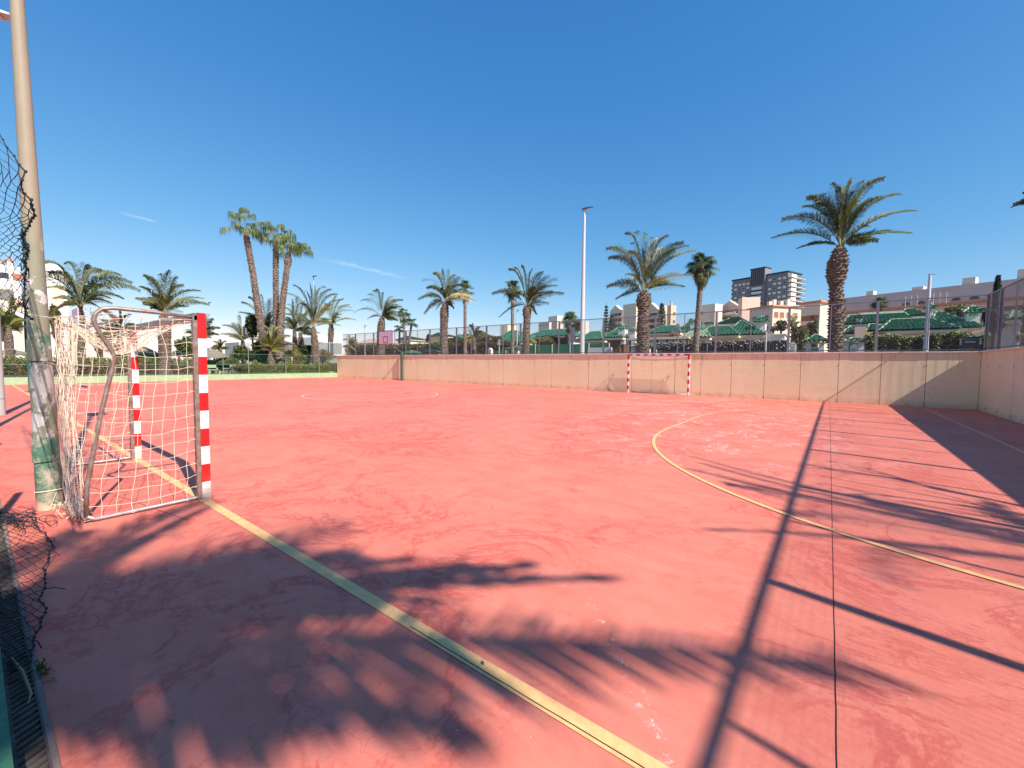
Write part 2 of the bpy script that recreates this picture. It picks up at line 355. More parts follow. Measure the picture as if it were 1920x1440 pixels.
MAT['stucco_g'] = mat('greige_stucco', (.70, .58, .50), .9, .08, 1)
MAT['terracotta'] = mat('terracotta_roof', (.62, .27, .16), .85, .25, 3)
MAT['mauve_roof'] = mat('mauve_roof_render', (.60, .45, .40), .9, .12, .3)
MAT['window'] = mat('window_glass_dark', (.05, .05, .06), .15, .3, 2, spec=.6)
MAT['shutter'] = mat('pale_shutter', (.80, .74, .74), .7, .12, 1)
MAT['shutter_br'] = mat('brown_shutter', (.34, .15, .09), .7, .2, 1)
MAT['tower_grey'] = mat('tower_grey_brick', (.25, .225, .24), .85, .18, .4)
MAT['tower_rim'] = mat('tower_dark_rim', (.02, .06, .10), .5)
MAT['balcony'] = mat('balcony_white', (.80, .74, .68), .8, .1, 1)
MAT['blue_rail'] = mat('blue_railing', (.10, .19, .26), .5)
MAT['green_panel'] = mat('green_fence_panel', (.015, .22, .11), .5, .25, .8)
MAT['black_fabric'] = mat('black_screen_fabric', (.012, .018, .016), .8, .4, 6)
MAT['vine_pale'] = mat('pale_vine_leaves', (.42, .42, .40), .7, .3, 6)
MAT['navy'] = mat('navy_car_paint', (.022, .028, .05), .35, .1, 3, spec=.5)
MAT['car_red'] = mat('car_red_strip', (.60, .02, .02), .3)
MAT['thatch'] = mat('straw_thatch', (.26, .22, .17), .95, .4, 9, bump=.6, bs=30)
MAT['timber'] = mat('dark_timber', (.13, .075, .05), .8, .3, 8)
MAT['grate'] = mat('rusty_grate', (.16, .12, .10), .8, .5, 12)
MAT['concrete'] = mat('kerb_concrete', (.30, .21, .18), .9, .3, 8, bump=.4)
MAT['grey_wall'] = mat('grey_green_wall', (.27, .26, .22), .9, .2, 1)
MAT['screen_mesh'] = mat('grey_screen', (.10, .12, .13), .8, .3, 3)
MAT['twig'] = mat('dry_twig', (.35, .27, .17), .9)
MAT['sign_grey'] = mat('sign_back_grey', (.46, .45, .47), .5)

# ================================================================== SETTING
HW = 2.14; WY = 22.13; WX = 4.40; LX = -38.6      # wall height, long wall plane, right wall plane, left kerb plane
def ground_sheet():
    mb = MB()
    def zt(x, y):
        if y > 60 or x > 60: return STREET + .00*(y-60)
        return STREET
    mb.face([(-3000, -3000, -.05), (3000, -3000, -.05), (3000, 3000, -.05), (-3000, 3000, -.05)])
    o = mb.build('ground', MAT['ground']); struct(o)
STREET = 1.4
ground_sheet()
mb = MB(); mb.box((LX-.9, -.0, -.04), (WX+.1, WY+.1, 0)); struct(mb.build('court_surface', MAT['court']))
mb = MB(); mb.box((LX-1.2, WY+.28, -.045), (400, 900, STREET)); struct(mb.build('terrace', MAT['ground']))
mb = MB(); mb.box((WX+.28, -60, -.044), (400, WY+.28, STREET-.002)); struct(mb.build('terrace', MAT['ground']))
mb = MB(); mb.box((LX-1.2, 27.0, STREET+.004), (400, 33.0, STREET+.008)); struct(mb.build('street', MAT['asphalt']))
mb = MB(); mb.box((-400, -120, -.043), (LX-.40, 400, .30)); struct(mb.build('garden', MAT['grass']))
# markings
def strip(name, pts, wdt, m, z=.004):
    mb = MB(); L = len(pts); pts = [Vector(p) for p in pts]; lv = []
    for k in range(L):
        t = (pts[min(k+1, L-1)]-pts[max(k-1, 0)]).normalized(); n = Vector((-t.y, t.x))
        lv.append((pts[k]+n*wdt/2, pts[k]-n*wdt/2))
    for k in range(L-1):
        a, b = lv[k]; c, d = lv[k+1]; mb.face([(a.x, a.y, z), (b.x, b.y, z), (d.x, d.y, z), (c.x, c.y, z)])
    return struct(mb.build(name, m))
def arc(cx, cy, r, a0, a1, n=40): return [(cx+r*math.cos(R(a0+(a1-a0)*k/n)), cy+r*math.sin(R(a0+(a1-a0)*k/n))) for k in range(n+1)]
strip('side_line', [(LX+.3, 1.55), (4.2, 1.55)], .085, MAT['yellow'])
strip('end_line', [(2.94, 1.60), (2.94, 21.5)], .06, MAT['yellow'])
Dp = arc(2.94, 10.15, 5.96, 270, 180, 40)+arc(2.94, 13.15, 5.96, 180, 90, 40)
strip('goal_area_line', Dp, .062, MAT['yellow'], .008)
strip('centre_circle', arc(-17.1, 11.6, 3.0, 0, 360, 90), .055, MAT['white_line'])
strip('halfway_line', [(-17.1, 1.6), (-17.1, 21.6)], .05, MAT['white_line'], .008)
strip('goal_area_line', arc(-37.2, 10.15, 5.96, 270, 360, 30)+arc(-37.2, 13.15, 5.96, 0, 90, 30), .06, MAT['white_line'])
strip('end_line', [(-38.1, 1.6), (-38.1, 21.6)], .1, MAT['yellow'])
random.seed(5)
def wob(x0, y0, x1, y1, n, a): return [(x0+(x1-x0)*k/n+random.uniform(-a, a), y0+(y1-y0)*k/n+random.uniform(-a, a)) for k in range(n+1)]
strip('court_joint', wob(.085, .3, .14, 22.0, 160, .0012), .0042, MAT['black'], .002)
strip('court_crack', wob(4.2, 1.527, -1.9, 1.527, 90, .0012), .005, MAT['black'], .0055)
strip('court_crack', wob(-8.5, .62, -4.9, 1.25, 50, .006), .005, MAT['black'], .002)

# ---- retaining walls
def wall(name, label, x0, y0, x1, y1, joints, seed):
    random.seed(seed)
    T = Vector((x1-x0, y1-y0, 0)); L = T.length; e = T/L; n = Vector((e.y, -e.x, 0))     # n points to the court
    O = Vector((x0, y0, 0)); t = thing(name, label, 'wall', (x0, y0, 0))
    js = [0]+joints+[L]
    mb = MB()
    for a, b in zip(js[:-1], js[1:]): mb.obox(O, e, n, a+.008, b-.008, -.03, HW-.05, -.25, random.uniform(-.004, .004))
    mb.build('panels', MAT['wall'], t)
    mb = MB()
    for j in joints:
        mb.obox(O, e, n, j-.0078, j+.0078, .0, HW-.052, -.2, -.012)
        for zz in (HW*.74, .12): mb.obox(O, e, n, j-.02, j+.012, zz, zz+.03, -.1, .014)
    mb.build('joints', MAT['joint'], t)
    mb = MB(); a = 0
    while a < L:
        b = min(a+random.uniform(.95, 1.05), L); h = random.uniform(-.004, .004)
        mb.obox(O, e, n, a+.002, b-.002, HW-.0498, HW+h, -.30, .058+random.uniform(-.004, .006)); a = b
    mb.build('coping', MAT['coping'], t); return t
jl = [4.34, 3.0, 1.71, .38, -.93, -2.29, -3.65, -5.01, -6.25, -7.46, -8.68, -9.89]
x = -9.89
while x > LX+1.6: x -= 1.28; jl.append(x)
jl = sorted(v-(LX-.05) for v in jl if v < 4.2)
wall('retaining_wall', 'long beige panelled retaining wall behind the far goal', LX-.05, WY, WX+.0, WY, jl, 3)
wall('retaining_wall', 'shaded beige panelled wall at the right edge, meeting the long wall at the corner', WX, WY-.002, WX-.34, -6.0, [.9+1.33*k for k in range(20)], 4)
# ---- left kerb and kerb under the camera
mb = MB(); mb.box((LX-.38, -1.5, -.03), (LX, WY-.004, .40)); mb.box((LX-.30, -1.5, .4001), (LX-.08, WY-.004, .43)); struct(mb.build('kerb', MAT['green_kerb']))
mb = MB(); mb.box((LX, -.32, -.03), (WX-.004, .045, .20)); struct(mb.build('kerb', MAT['teal_kerb']))
# drain with a slotted grate along the kerb
t = thing('drain_grate', 'rusty slotted drainage grate in shade along the green kerb at lower left', 'grate', (-4, .09, 0))
random.seed(2)
mb = MB(); mb.box((-12, .046, .0005), (-.6, .062, .016)); mb.box((-12, .134, .0005), (-.6, .142, .016)); mb.build('frame', MAT['grate'], t)
mb = MB(); x = -12.0
while x < -.6:
    o = random.uniform(-.003, .003); z1 = .012+random.uniform(0, .003)
    i = len(mb.v); pts = [(x+o, .0622), (x+.022+o, .0622), (x-.018+o, .1338), (x-.040+o, .1338)]
    mb.v += [(a, b, .001) for a, b in pts]+[(a, b, z1) for a, b in pts]
    for q in ((4, 5, 6, 7), (0, 1, 5, 4), (1, 2, 6, 5), (2, 3, 7, 6), (3, 0, 4, 7)): mb.f.append(tuple(i+k for k in q)); mb.m.append(0)
    x += .046
mb.build('bars', MAT['grate'], t)
mb = MB(); x = -12.0
while x < -.6:
    w_ = random.uniform(.4, .7); mb.box((x, .1422, .0006), (min(x+w_-.004, -.6), .162+random.uniform(-.002, .002), .018+random.uniform(-.003, .003))); x += w_
struct(mb.build('kerb_edge', MAT['concrete']))
mb = MB(); mb.box((-12, .0455, .0002), (-.6, .16, .0004)); struct(mb.build('gutter_shade', MAT['black']))  # flat black sheet paints the shade of the drain hollow under the bars

# ================================================================== METAL FENCES ON THE WALLS
def fence(name, label, O, e, n, L, posts, z0=HW+.03, z1=4.13, step=.052, wr=.0019):
    # posts: (t, thick?)
    t = thing(name, label, 'fence', O)
    for (s, th) in posts:
        mb = MB()
        if th:
            mb.obox(O, e, n, s-.045, s+.045, HW, z1, -.145, -.137); mb.obox(O, e, n, s-.045, s+.045, HW, z1, -.068, -.060)
            mb.obox(O, e, n, s-.004, s+.004, HW, z1, -.1368, -.0682); mb.obox(O, e, n, s-.09, s+.09, HW+.001, HW+.012, -.20, -.01)
        else:
            mb.obox(O, e, n, s-.018, s+.018, HW+.05, z1-.04, -.125, -.085)
        mb.build('post', MAT['fence'], t)
    mb = MB(); mb.obox(O, e, n, 0, L, z1, z1+.04, -.125, -.085); mb.build('top_rail', MAT['fence'], t)
    mb = MB(); mb.obox(O, e, n, 0, L, z0+.01, z0+.05, -.13, -.08); mb.build('bottom_rail', MAT['fence_dark'], t)
    mb = MB(); k = 0
    N = int(L/step)
    for k in range(N+1): mb.obox(O, e, n, k*step-wr, k*step+wr, z0+.04, z1, -.107, -.103)
    zz = z0+.08
    while zz < z1: mb.obox(O, e, n, 0, L, zz-wr, zz+wr, -.103, -.099); zz += step
    mb.build('mesh_panel', MAT['wire'], t); return t
O = Vector((LX+.9, WY, 0)); pl = []
px_ = [(-36.96, 0), (-35.5, 1), (-33.98, 0), (-32.62, 1), (-31.1, 0)] + [(4.49-2.962*k, 1) for k in range(12)] + [(4.49-1.481-2.962*k, 0) for k in range(12)]
pl = sorted((a-O.x, b) for a, b in px_ if a-O.x > 0 and a < 4.4)
fence('metal_fence', 'long grey metal mesh fence standing on top of the beige retaining wall', O, Vector((1, 0, 0)), Vector((0, -1, 0)), WX+.1-O.x, pl)
O = Vector((WX, WY+.10, 0))
fence('metal_fence', 'mesh fence on the shaded right-hand wall, seen at a steep angle beside the corner post', O, Vector((-.34, -28.13, 0)).normalized(), Vector((-28.13, .34, 0)).normalized(), 27, [(.02, 1)]+[(WY+.10-(20.7-3*k), 1) for k in range(8)]+[(WY+.10-(19.2-3*k), 0) for k in range(8)])

# ================================================================== GOALS
def striped(mb, P0, axis, wdt, segs, dpt=.08):
    # segs list of (start,end,mat) along axis 'x' or 'z'
    for a, b, m in segs:
        if axis == 'z': mb.box((P0[0]-.04, P0[1]-dpt/2, a), (P0[0]+.04, P0[1]+dpt/2, b), m)
        else: mb.box((a, P0[1]-dpt/2, P0[2]-.08), (b, P0[1]+dpt/2, P0[2]), m)
def cords(mb, P, r, nseg=4, skip=0, rows=True, cols=True):
    nu = len(P); nv = len(P[0])
    if cols:
        for i in range(nu):
            if random.random() >= skip: mb.tube(P[i], r, nseg, 0, False)
    if rows:
        for j in range(nv):
            if random.random() >= skip: mb.tube([P[i][j] for i in range(nu)], r, nseg, 0, False)
def goal(name, label, gx, gy, sgn, depth, near):
    # right post centre at (gx,gy); opening faces sgn*Y ... net goes to -sgn
    t = thing(name, label, 'goal', (gx-1.54, gy, 0)); b = -sgn
    W = 3.08; xs = (gx, gx-W)
    for x in xs:
        mb = MB(); segs = [(0, .20, 1)]; z = .2; m = 0
        while z < 1.79: segs.append((z, z+.2, m)); z += .2; m = 1-m
        segs.append((1.8, 2.08, 0)); striped(mb, (x, gy, 0), 'z', .08, segs); mb.build('post', [MAT['red'], MAT['white']], t)
    mb = MB(); segs = [(xs[1]+.04, xs[1]+.24, 0)]; x = xs[1]+.24; m = 1
    while x < xs[0]-.25: segs.append((x, x+.2, m)); x += .2; m = 1-m
    segs.append((x, xs[0]-.04, 0)); striped(mb, (0, gy, 2.08), 'x', .08, segs); mb.build('crossbar', [MAT['red'], MAT['white']], t)
    if near: mb = MB(); mb.box((xs[1]-.03, gy-.066, 2.0), (xs[0]+.03, gy-.0405, 2.076)); mb.build('crossbar_back', MAT['steel'], t)
    d = depth
    prof = [(.05, .04), (.10, .03), (.55*d, .03), (d-.06, .03), (d, .07), (d*.985, .35), (d*.87, 1.0), (d*.76, 1.50), (d*.745, 1.58), (d*.765, 1.65), (d*.80, 1.72), (d*.875, 1.88), (d*.885, 1.94), (d*.87, 2.0), (d*.82, 2.045), (d*.74, 2.06), (.4*d, 2.05), (.05, 2.03)]
    ip = 4
    for x in xs:
        xx = x+(.0)
        mb = MB(); P = [(xx, gy+b*y, z) for y, z in prof]
        mb.tube(P[:ip+1], .018 if near else .012, 8); mb.tube(P[ip:], .019 if near else .011, 8, 1)
        mb.build('side_frame', [MAT['steel_lt'], MAT['steel']], t, True)
        if near:
            mb = MB(); mb.box((xx-.03, gy-sgn*.06-.02, 0), (xx+.03, gy-sgn*.06+.02, 2.05)); mb.build('rear_angle', MAT['steel'], t)
    mb = MB(); mb.tube([(xs[0], gy+b*d, .045), (xs[1], gy+b*d, .045)], .017, 8)
    if near:
        mb.build('rear_bar', MAT['steel_lt'], t, True); mb = MB()
        mb.tube([(xs[0]-.02, gy+b*(d*.80), 2.03), (xs[0]-.5, gy+b*(d*.62), 1.99), (xs[1]+.5, gy+b*(d*.62), 1.99), (xs[1]+.02, gy+b*(d*.80), 2.03)], .017, 8)
    mb.build('top_bar' if near else 'rear_bar', MAT['steel_lt'], t, True)
    # net
    mb = MB(); r = .0023 if near else .0021
    def rear(z):
        for (y0, z0), (y1, z1) in zip(prof[ip:-4], prof[ip+1:-3]):
            if z0 <= z <= z1: return y0+(y1-y0)*(z-z0)/(z1-z0)
        return prof[ip][0] if z < .1 else d*.85
    c = .125 if near else .11
    for x in xs:                                    # side nets
        P = []; nu = 8; nv = 15
        for i in range(nu+1):
            col = []
            for j in range(nv+1):
                z = .03+(2.02-.03)*j/nv; u = i/nu; y1 = rear(min(z, 2.0))
                y = .05+(y1+.01-.05)*u; sag = -.05*math.sin(PI*u)*(1-j/nv*.4)
                k = near*1.0
                col.append((x+random.uniform(-.018, .018)*k, gy+b*(y+random.uniform(-.012, .012)*k), z+sag*(0 < j)+random.uniform(-.010, .010)*k))
            P.append(col)
        cords(mb, P, r)
        if near:                                    # loops that tie the net to the post and the ground bar
            for j in range(1, nv, 2):
                z = .03+2.0*j/nv; mb.tube([(x, gy+b*.12, z), (x-.01, gy+b*.05, z-.03), (x+.03, gy+b*.03, z+.01)], r, 4)
    nu = int(W/c*(1.35 if near else 1)); nv = 17 if near else 18
    if near:
        topl = lambda s: Vector((xs[0]-W*s, gy+b*(.82*d+.26*math.exp(-((s-.20)/.16)**2)), 1.95+.03*math.sin(9*s)))
    else:
        topl = lambda s: Vector((xs[0]-W*s, gy+b*.80*d, 1.98))
    P = []                                          # back sheet
    for i in range(nu+1):
        s = i/nu; T = topl(s); col = []
        for j in range(nv+1):
            q = j/nv; fold = (.07*math.sin(s*22)+.04*math.sin(s*41+q*2))*(1-abs(2*q-1)*.4) if near else 0
            y = T.y*(1-q)+(gy+b*(d+.02))*q + b*fold*1.0*(.3+q) ; z = T.z*(1-q)+.03*q
            col.append((T.x+random.uniform(-.012, .012)*near+.05*near*math.sin(q*5+s*17), y+random.uniform(-.010, .010)*near, max(.012, z)))
        P.append(col)
    cords(mb, P, r)
    nt_ = 9 if near else 5
    P = []                                          # top sheet, sagging
    for i in range(nu+1):
        s = i/nu; T = topl(s); A = Vector((xs[0]-W*s, gy+b*.05, 2.0)); col = []
        for j in range(nt_+1):
            q = j/nt_; p = A.lerp(T, q); sag = (.34 if near else .16)*math.sin(PI*min(1, q*1.05))*math.sin(PI*min(1, max(0, s*1.06)))**.6
            col.append((p.x+random.uniform(-.02, .02)*near, p.y+random.uniform(-.015, .015)*near, p.z-sag+random.uniform(-.01, .01)*near))
        P.append(col)
    cords(mb, P, r)
    if near:                                        # slack heap at the foot and the cord to the pole
        random.seed(8)
        for k in range(26):
            x0 = random.uniform(-6.4, -5.75); y0 = gy+b*(d+random.uniform(-.05, .14)); pts = []
            for q in range(8): pts.append((x0+random.uniform(-.10, .10), y0+random.uniform(-.05, .06), .02+abs(random.gauss(0, .05))))
            mb.tube(pts, r, 4, 0, False)
        for k in range(14):
            x0 = -6.28+random.uniform(-.12, .4); y0 = .56+random.uniform(-.02, .1)
            mb.tube([(x0+random.uniform(-.05, .05), y0+random.uniform(-.03, .03)+.0*q, 1.95-q*.24) for q in range(9)], r, 4, 0, False)
        mb.tube([(-6.12, .50, 1.97), (-6.3, .36, 2.0), (-6.42, .38, 2.01)], .003, 4, 0, False)
        mb.tube([(-5.54, gy+b*.8*d, 1.99), (-6.12, .50, 1.965), (-8.6, gy+b*.82*d, 1.97)], .004, 4, 0, False)
        mb.tube([(-6.42, .36, 2.0), (-7.3, .30, 2.12), (-8.6, .2, 2.3)], .003, 4, 0, False)
    mb.build('net', MAT['rope'] if near else MAT['rope_far'], t)
random.seed(11)
goal('football_goal', 'red and white striped goal with sagging net beside the peeling pole, in the left foreground', -5.54, 1.577, 1, .95, 1)
goal('football_goal', 'red and white striped goal standing against the long beige wall', -5.43, 21.50, -1, .50, 0)

# ================================================================== POLES AND HOOPS
def cyl(mb, c, r0, r1, z0, z1, n=28, m=0):
    K = 24; mb.lathe(c, [(r0+(r1-r0)*k/K, z0+(z1-z0)*k/K) for k in range(K+1)], n, m)
PB = (-6.43, .47, 0)
t = thing('floodlight_pole', 'thick floodlight pole with peeling green and beige paint beside the near goal', 'pole', PB)
mb = MB(); K = 60
i0 = 0; prof = []
for k in range(K+1):
    z = 9.0*k/K; prof.append(.098-.0095*z if z < 6 else .041)
nn = 32; vs = []
LEAN = lambda z: (0, -.0108*z)
for k in range(K+1):
    z = 9.0*k/K
    for j in range(nn):
        a = 2*PI*j/nn; mb.v.append((PB[0]+prof[k]*math.cos(a)+LEAN(z)[0], PB[1]+prof[k]*math.sin(a)+LEAN(z)[1], z))
for k in range(K):
    for j in range(nn): mb.f.append((k*nn+j, k*nn+(j+1) % nn, (k+1)*nn+(j+1) % nn, (k+1)*nn+j)); mb.m.append(0)
mb.build('shaft', MAT['pole'], t, True)
mb = MB()                                            # curved access door plate
for k, (zz0, zz1, rr) in enumerate([(.50, .73, .112)]):
    nn2 = 12; a0 = R(-78); a1 = R(8); i = len(mb.v)
    for j in range(nn2+1):
        a = a0+(a1-a0)*j/nn2
        for (r_, z_) in ((rr, zz0), (rr, zz1), (.09, zz0), (.09, zz1)): mb.v.append((PB[0]+r_*math.cos(a), PB[1]+r_*math.sin(a), z_+.012*j/nn2))
    for j in range(nn2):
        q = i+4*j; mb.f += [(q, q+4, q+5, q+1), (q+1, q+5, q+7, q+3), (q, q+2, q+6, q+4)]; mb.m += [0, 0, 0]
    mb.f += [(i, i+1, i+3, i+2), (i+4*nn2, i+4*nn2+2, i+4*nn2+3, i+4*nn2+1)]; mb.m += [0, 0]
mb.build('access_door', MAT['pole'], t)
def ring(mb, c, r, z, th, tilt=0, n=28, dirv=0): mb.tube([(c[0]+r*math.cos(2*PI*k/n), c[1]+r*math.sin(2*PI*k/n), z+tilt*math.cos(2*PI*k/n+dirv)) for k in range(n+1)], th, 6, 0, False)
mb = MB(); ring(mb, PB, .1, 1.53, .004, .006); mb.build('tie_wire', MAT['netblack'], t); mb = MB(); ring(mb, PB, .103, .19, .0055, .012); mb.build('tie_rope', MAT['rope'], t)
FX, FY = PB[0]+LEAN(9)[0], PB[1]+LEAN(9)[1]; mb = MB(); mb.box((FX-.35, FY-.04, 8.96), (FX+.35, FY+.04, 9.04)); mb.box((FX-.30, FY-.1, 9.041), (FX+.30, FY+.28, 9.30)); mb.build('floodlight', MAT['lamp_grey'], t)
P2 = (-18.1, .50, 0)
t = thing('floodlight_pole', 'grey pole cut by the left edge of the photo, behind the thick peeling pole', 'pole', P2)
mb = MB(); cyl(mb, P2, .095, .06, 0, 7.5); mb.build('shaft', pale_pole_mat('grey_pole', (.36, .34, .32)), t, True)
mb = MB(); ring(mb, P2, .094, .45, .006); mb.build('tie_wire', MAT['netblack'], t)
def hoop(label, bx, by, sgn, mpost, bz=0):
    # post at (bx,by), board towards sgn*Y
    t = thing('basketball_hoop', label, 'basketball hoop', (bx, by, 0))
    mb = MB(); mb.box((bx-.075, by-.075, 0), (bx+.075, by+.075, 2.45)); mb.box((bx-.2, by-.2, 0), (bx+.2, by+.2, .02))
    mb.build('post', mpost, t)
    yb = by+sgn*1.55
    mb = MB(); mb.tube([(bx, by, 2.35), (bx, yb-sgn*.06, 3.25)], .055, 6); mb.tube([(bx, by, 2.0), (bx, yb-sgn*.05, 2.98)], .03, 6) if 0 else None
    mb.build('arm', mpost, t)
    mb = MB(); mb.box((bx-.9, yb-.02, 2.98), (bx+.9, yb+.02, 4.03), 0); 
    mb.build('backboard', MAT['board'], t)
    mb = MB(); y = yb+sgn*.022
    for (x0, x1, z0, z1) in ((-.9, .9, 2.955, 2.99), (-.9, .9, 4.02, 4.05), (-.92, -.87, 2.955, 4.05), (.87, .92, 2.955, 4.05), (-.30, .30, 3.55, 3.59), (-.30, -.26, 3.10, 3.55), (.26, .30, 3.10, 3.55), (-.26, .26, 3.10, 3.13)):
        mb.box((bx+x0, min(y, y+sgn*.008), z0), (bx+x1, max(y, y+sgn*.008), z1))
    mb.build('board_marking', MAT['board_edge'], t)
    mb = MB(); c = (bx, yb+sgn*.38); mb.tube([(c[0]+.225*math.cos(2*PI*k/20), c[1]+.225*math.sin(2*PI*k/20), 3.05) for k in range(21)], .012, 6, 0, False)
    mb.box((bx-.06, min(yb, yb+sgn*.16), 3.03), (bx+.06, max(yb, yb+sgn*.16), 3.07)); mb.build('ring', MAT['hoop'], t)
    return t
hoop('basketball hoop with lilac board on a cranked dark post beside the long wall', -28.3, 21.95, -1, MAT['dkgreen_metal'])
hoop('basketball hoop on a square green post seen edge-on behind the near goal', -29.7, 1.75, 1, MAT['green_metal'])

# lamp masts
def mast(label, base, ztop, r0, headw, hm, arm=0, group='street lamps beyond the wall', yaw=0):
    t = thing('street_lamp', label, 'street lamp', base, group)
    mb = MB(); c = (base.x, base.y, 0); mb.lathe(c, [(r0-(r0*.5)*k/10, base.z+(ztop-base.z)*k/10) for k in range(11)], 14); mb.build('mast', MAT['galv'], t, True)
    mb = MB(); h = headw; ca, sa = math.cos(yaw), math.sin(yaw)
    e = Vector((ca, sa, 0)); n = Vector((-sa, ca, 0)); O = Vector((base.x, base.y, 0))
    # wedge-shaped luminaire: thick at the mast, thinner at the tip
    sec = [(-.25*h, .10*h, .13*h), (0, .16*h, .17*h), (.5*h, .17*h, .12*h), (.95*h, .10*h, .05*h)]
    i = len(mb.v)
    for (s, wv, th) in sec:
        for (a, b_) in ((-1, 0), (1, 0), (.75, 1), (-.75, 1)):
            p = O+e*(s+arm)+n*(a*wv); mb.v.append((p.x, p.y, ztop+b_*th+.05*s))
    for k in range(3):
        q = i+4*k
        for j in range(4): mb.f.append((q+j, q+(j+1) % 4, q+4+(j+1) % 4, q+4+j)); mb.m.append(0)
    mb.f += [(i, i+3, i+2, i+1), (i+12, i+13, i+14, i+15)]; mb.m += [0, 0]
    mb.build('lamp_head', hm, t)
    mb = MB(); mb.obox(O, e, n, arm+.1*h, arm+.8*h, ztop-.004+.005*h, ztop+.0+.012*h, -.1*h, .1*h); mb.build('lamp_glass', MAT['lens'], t)
    return t
def mast_px(label, pxb, pyt, Y, hw, headpx, hm, pxt=None, yaw=0, X=None, **k):
    T = atX(pxt or pxb, pyt, X) if X else at(pxt or pxb, pyt, Y)
    zb = .30 if X else STREET
    mast(label, Vector((T.x, T.y, zb)), T.z, rad(T, hw), rad(T, headpx)*1.0, hm, yaw=yaw, **k)
mast_px('tall pale lamp mast with a dark lamp head, left of the far goal', 1096, 393, 24.0, 4.8, 18, MAT['lamp_dark'])
mast_px('pale lamp mast above the green roofs near the right corner of the court', 1744, 515, 24.4, 6.0, 14, MAT['lamp_grey'])
mast_px('thin lamp mast among the palms at left with a flat dark head', 588, 519, 0, 1.6, 12, MAT['lamp_dark'], X=-48)
mast_px('distant lamp mast just right of the near goal, flat dark head', 392, 568, 0, 1.6, 11, MAT['lamp_dark'], X=-60)
mast_px('small distant lamp mast at the left end of the metal fence', 684, 611, 34, 1.6, 8, MAT['lamp_grey'])
mast_px('slim distant lamp mast just left of the third date palm along the wall', 970, 582, 34, 1.5, 8, MAT['lamp_grey'])

# ================================================================== PALMS
UP = Vector((0, 0, 1))
def boot_trunk(pts, rows=.15, nb=9, amp=.06, n=30, seed=0):
    # pts: list (Vector centre, radius); scalloped leaf-base pattern
    rnd = random.Random(seed); mb = MB(); zs = []
    Ls = [0]
    for a, b in zip(pts[:-1], pts[1:]): Ls.append(Ls[-1]+(b[0]-a[0]).length)
    K = max(8, int(Ls[-1]/(rows/4)))
    offs = [rnd.random() for _ in range(nb*(int(Ls[-1]/rows)+3))]
    for k in range(K+1):
        s = Ls[-1]*k/K; i = 0
        while i < len(Ls)-2 and Ls[i+1] < s: i += 1
        q = (s-Ls[i])/max(1e-6, Ls[i+1]-Ls[i]); q2 = q*q*(3-2*q)
        c = pts[i][0].lerp(pts[i+1][0], q); r = pts[i][1]+(pts[i+1][1]-pts[i][1])*q2
        row = int(s/rows); fv = s/rows-row; hx_ = row*.618
        for j in range(n):
            u = j/n*nb+hx_; cell = int(u) % nb; fu = abs(u-int(u)-.5)*2
            jit = offs[(row*nb+cell) % len(offs)]
            d = amp*(fv**1.3)*(1-fu*.85)*(.45+1.1*jit)*min(1, r/.18)
            a = 2*PI*j/n; mb.v.append((c.x+(r*.93+d)*math.cos(a), c.y+(r*.93+d)*math.sin(a), c.z))
    for k in range(K):
        for j in range(n): mb.f.append((k*n+j, k*n+(j+1) % n, (k+1)*n+(j+1) % n, (k+1)*n+j)); mb.m.append(0)
    # separate leaf bases standing off the trunk
    R1 = rnd.random
    for row in range(int(Ls[-1]/rows)+1):
        for cell in range(nb):
            s = (row+R1()*.7)*rows
            if s > Ls[-1] or R1() < .12: continue
            i = 0
            while i < len(Ls)-2 and Ls[i+1] < s: i += 1
            q = (s-Ls[i])/max(1e-6, Ls[i+1]-Ls[i]); q2 = q*q*(3-2*q)
            c = pts[i][0].lerp(pts[i+1][0], q); r = (pts[i][1]+(pts[i+1][1]-pts[i][1])*q2)*.97
            a = 2*PI*(cell+.5*(row % 2)+.35*R1())/nb; w_ = PI*r/nb*(.55+.4*R1()); h_ = rows*(.6+.8*R1()); o_ = amp*(.5+1.2*R1())*min(1, r/.18)
            d = Vector((math.cos(a), math.sin(a), 0)); sd_ = Vector((-d.y, d.x, 0))
            P0 = c+d*(r-.01); T0 = P0+d*o_+UP*h_*.6
            mb.face([P0-sd_*w_, P0+sd_*w_, T0+sd_*w_*.45, T0-sd_*w_*.45]); mb.face([T0-sd_*w_*.45, T0+sd_*w_*.45, c+d*(r-.02)+sd_*w_*.5+UP*h_*.7, c+d*(r-.02)-sd_*w_*.5+UP*h_*.7])
            mb.face([P0-sd_*w_, T0-sd_*w_*.45, c+d*(r-.02)-sd_*w_*.5+UP*h_*.7]); mb.face([P0+sd_*w_, c+d*(r-.02)+sd_*w_*.5+UP*h_*.7, T0+sd_*w_*.45])
    c = len(mb.v); mb.v.append(tuple(pts[-1][0])); 
    for j in range(n): mb.f.append((K*n+j, K*n+(j+1) % n, c)); mb.m.append(0)
    return mb
def bez(B, C, T, t): return B*(1-t)**2+C*(2*t*(1-t))+T*t*t
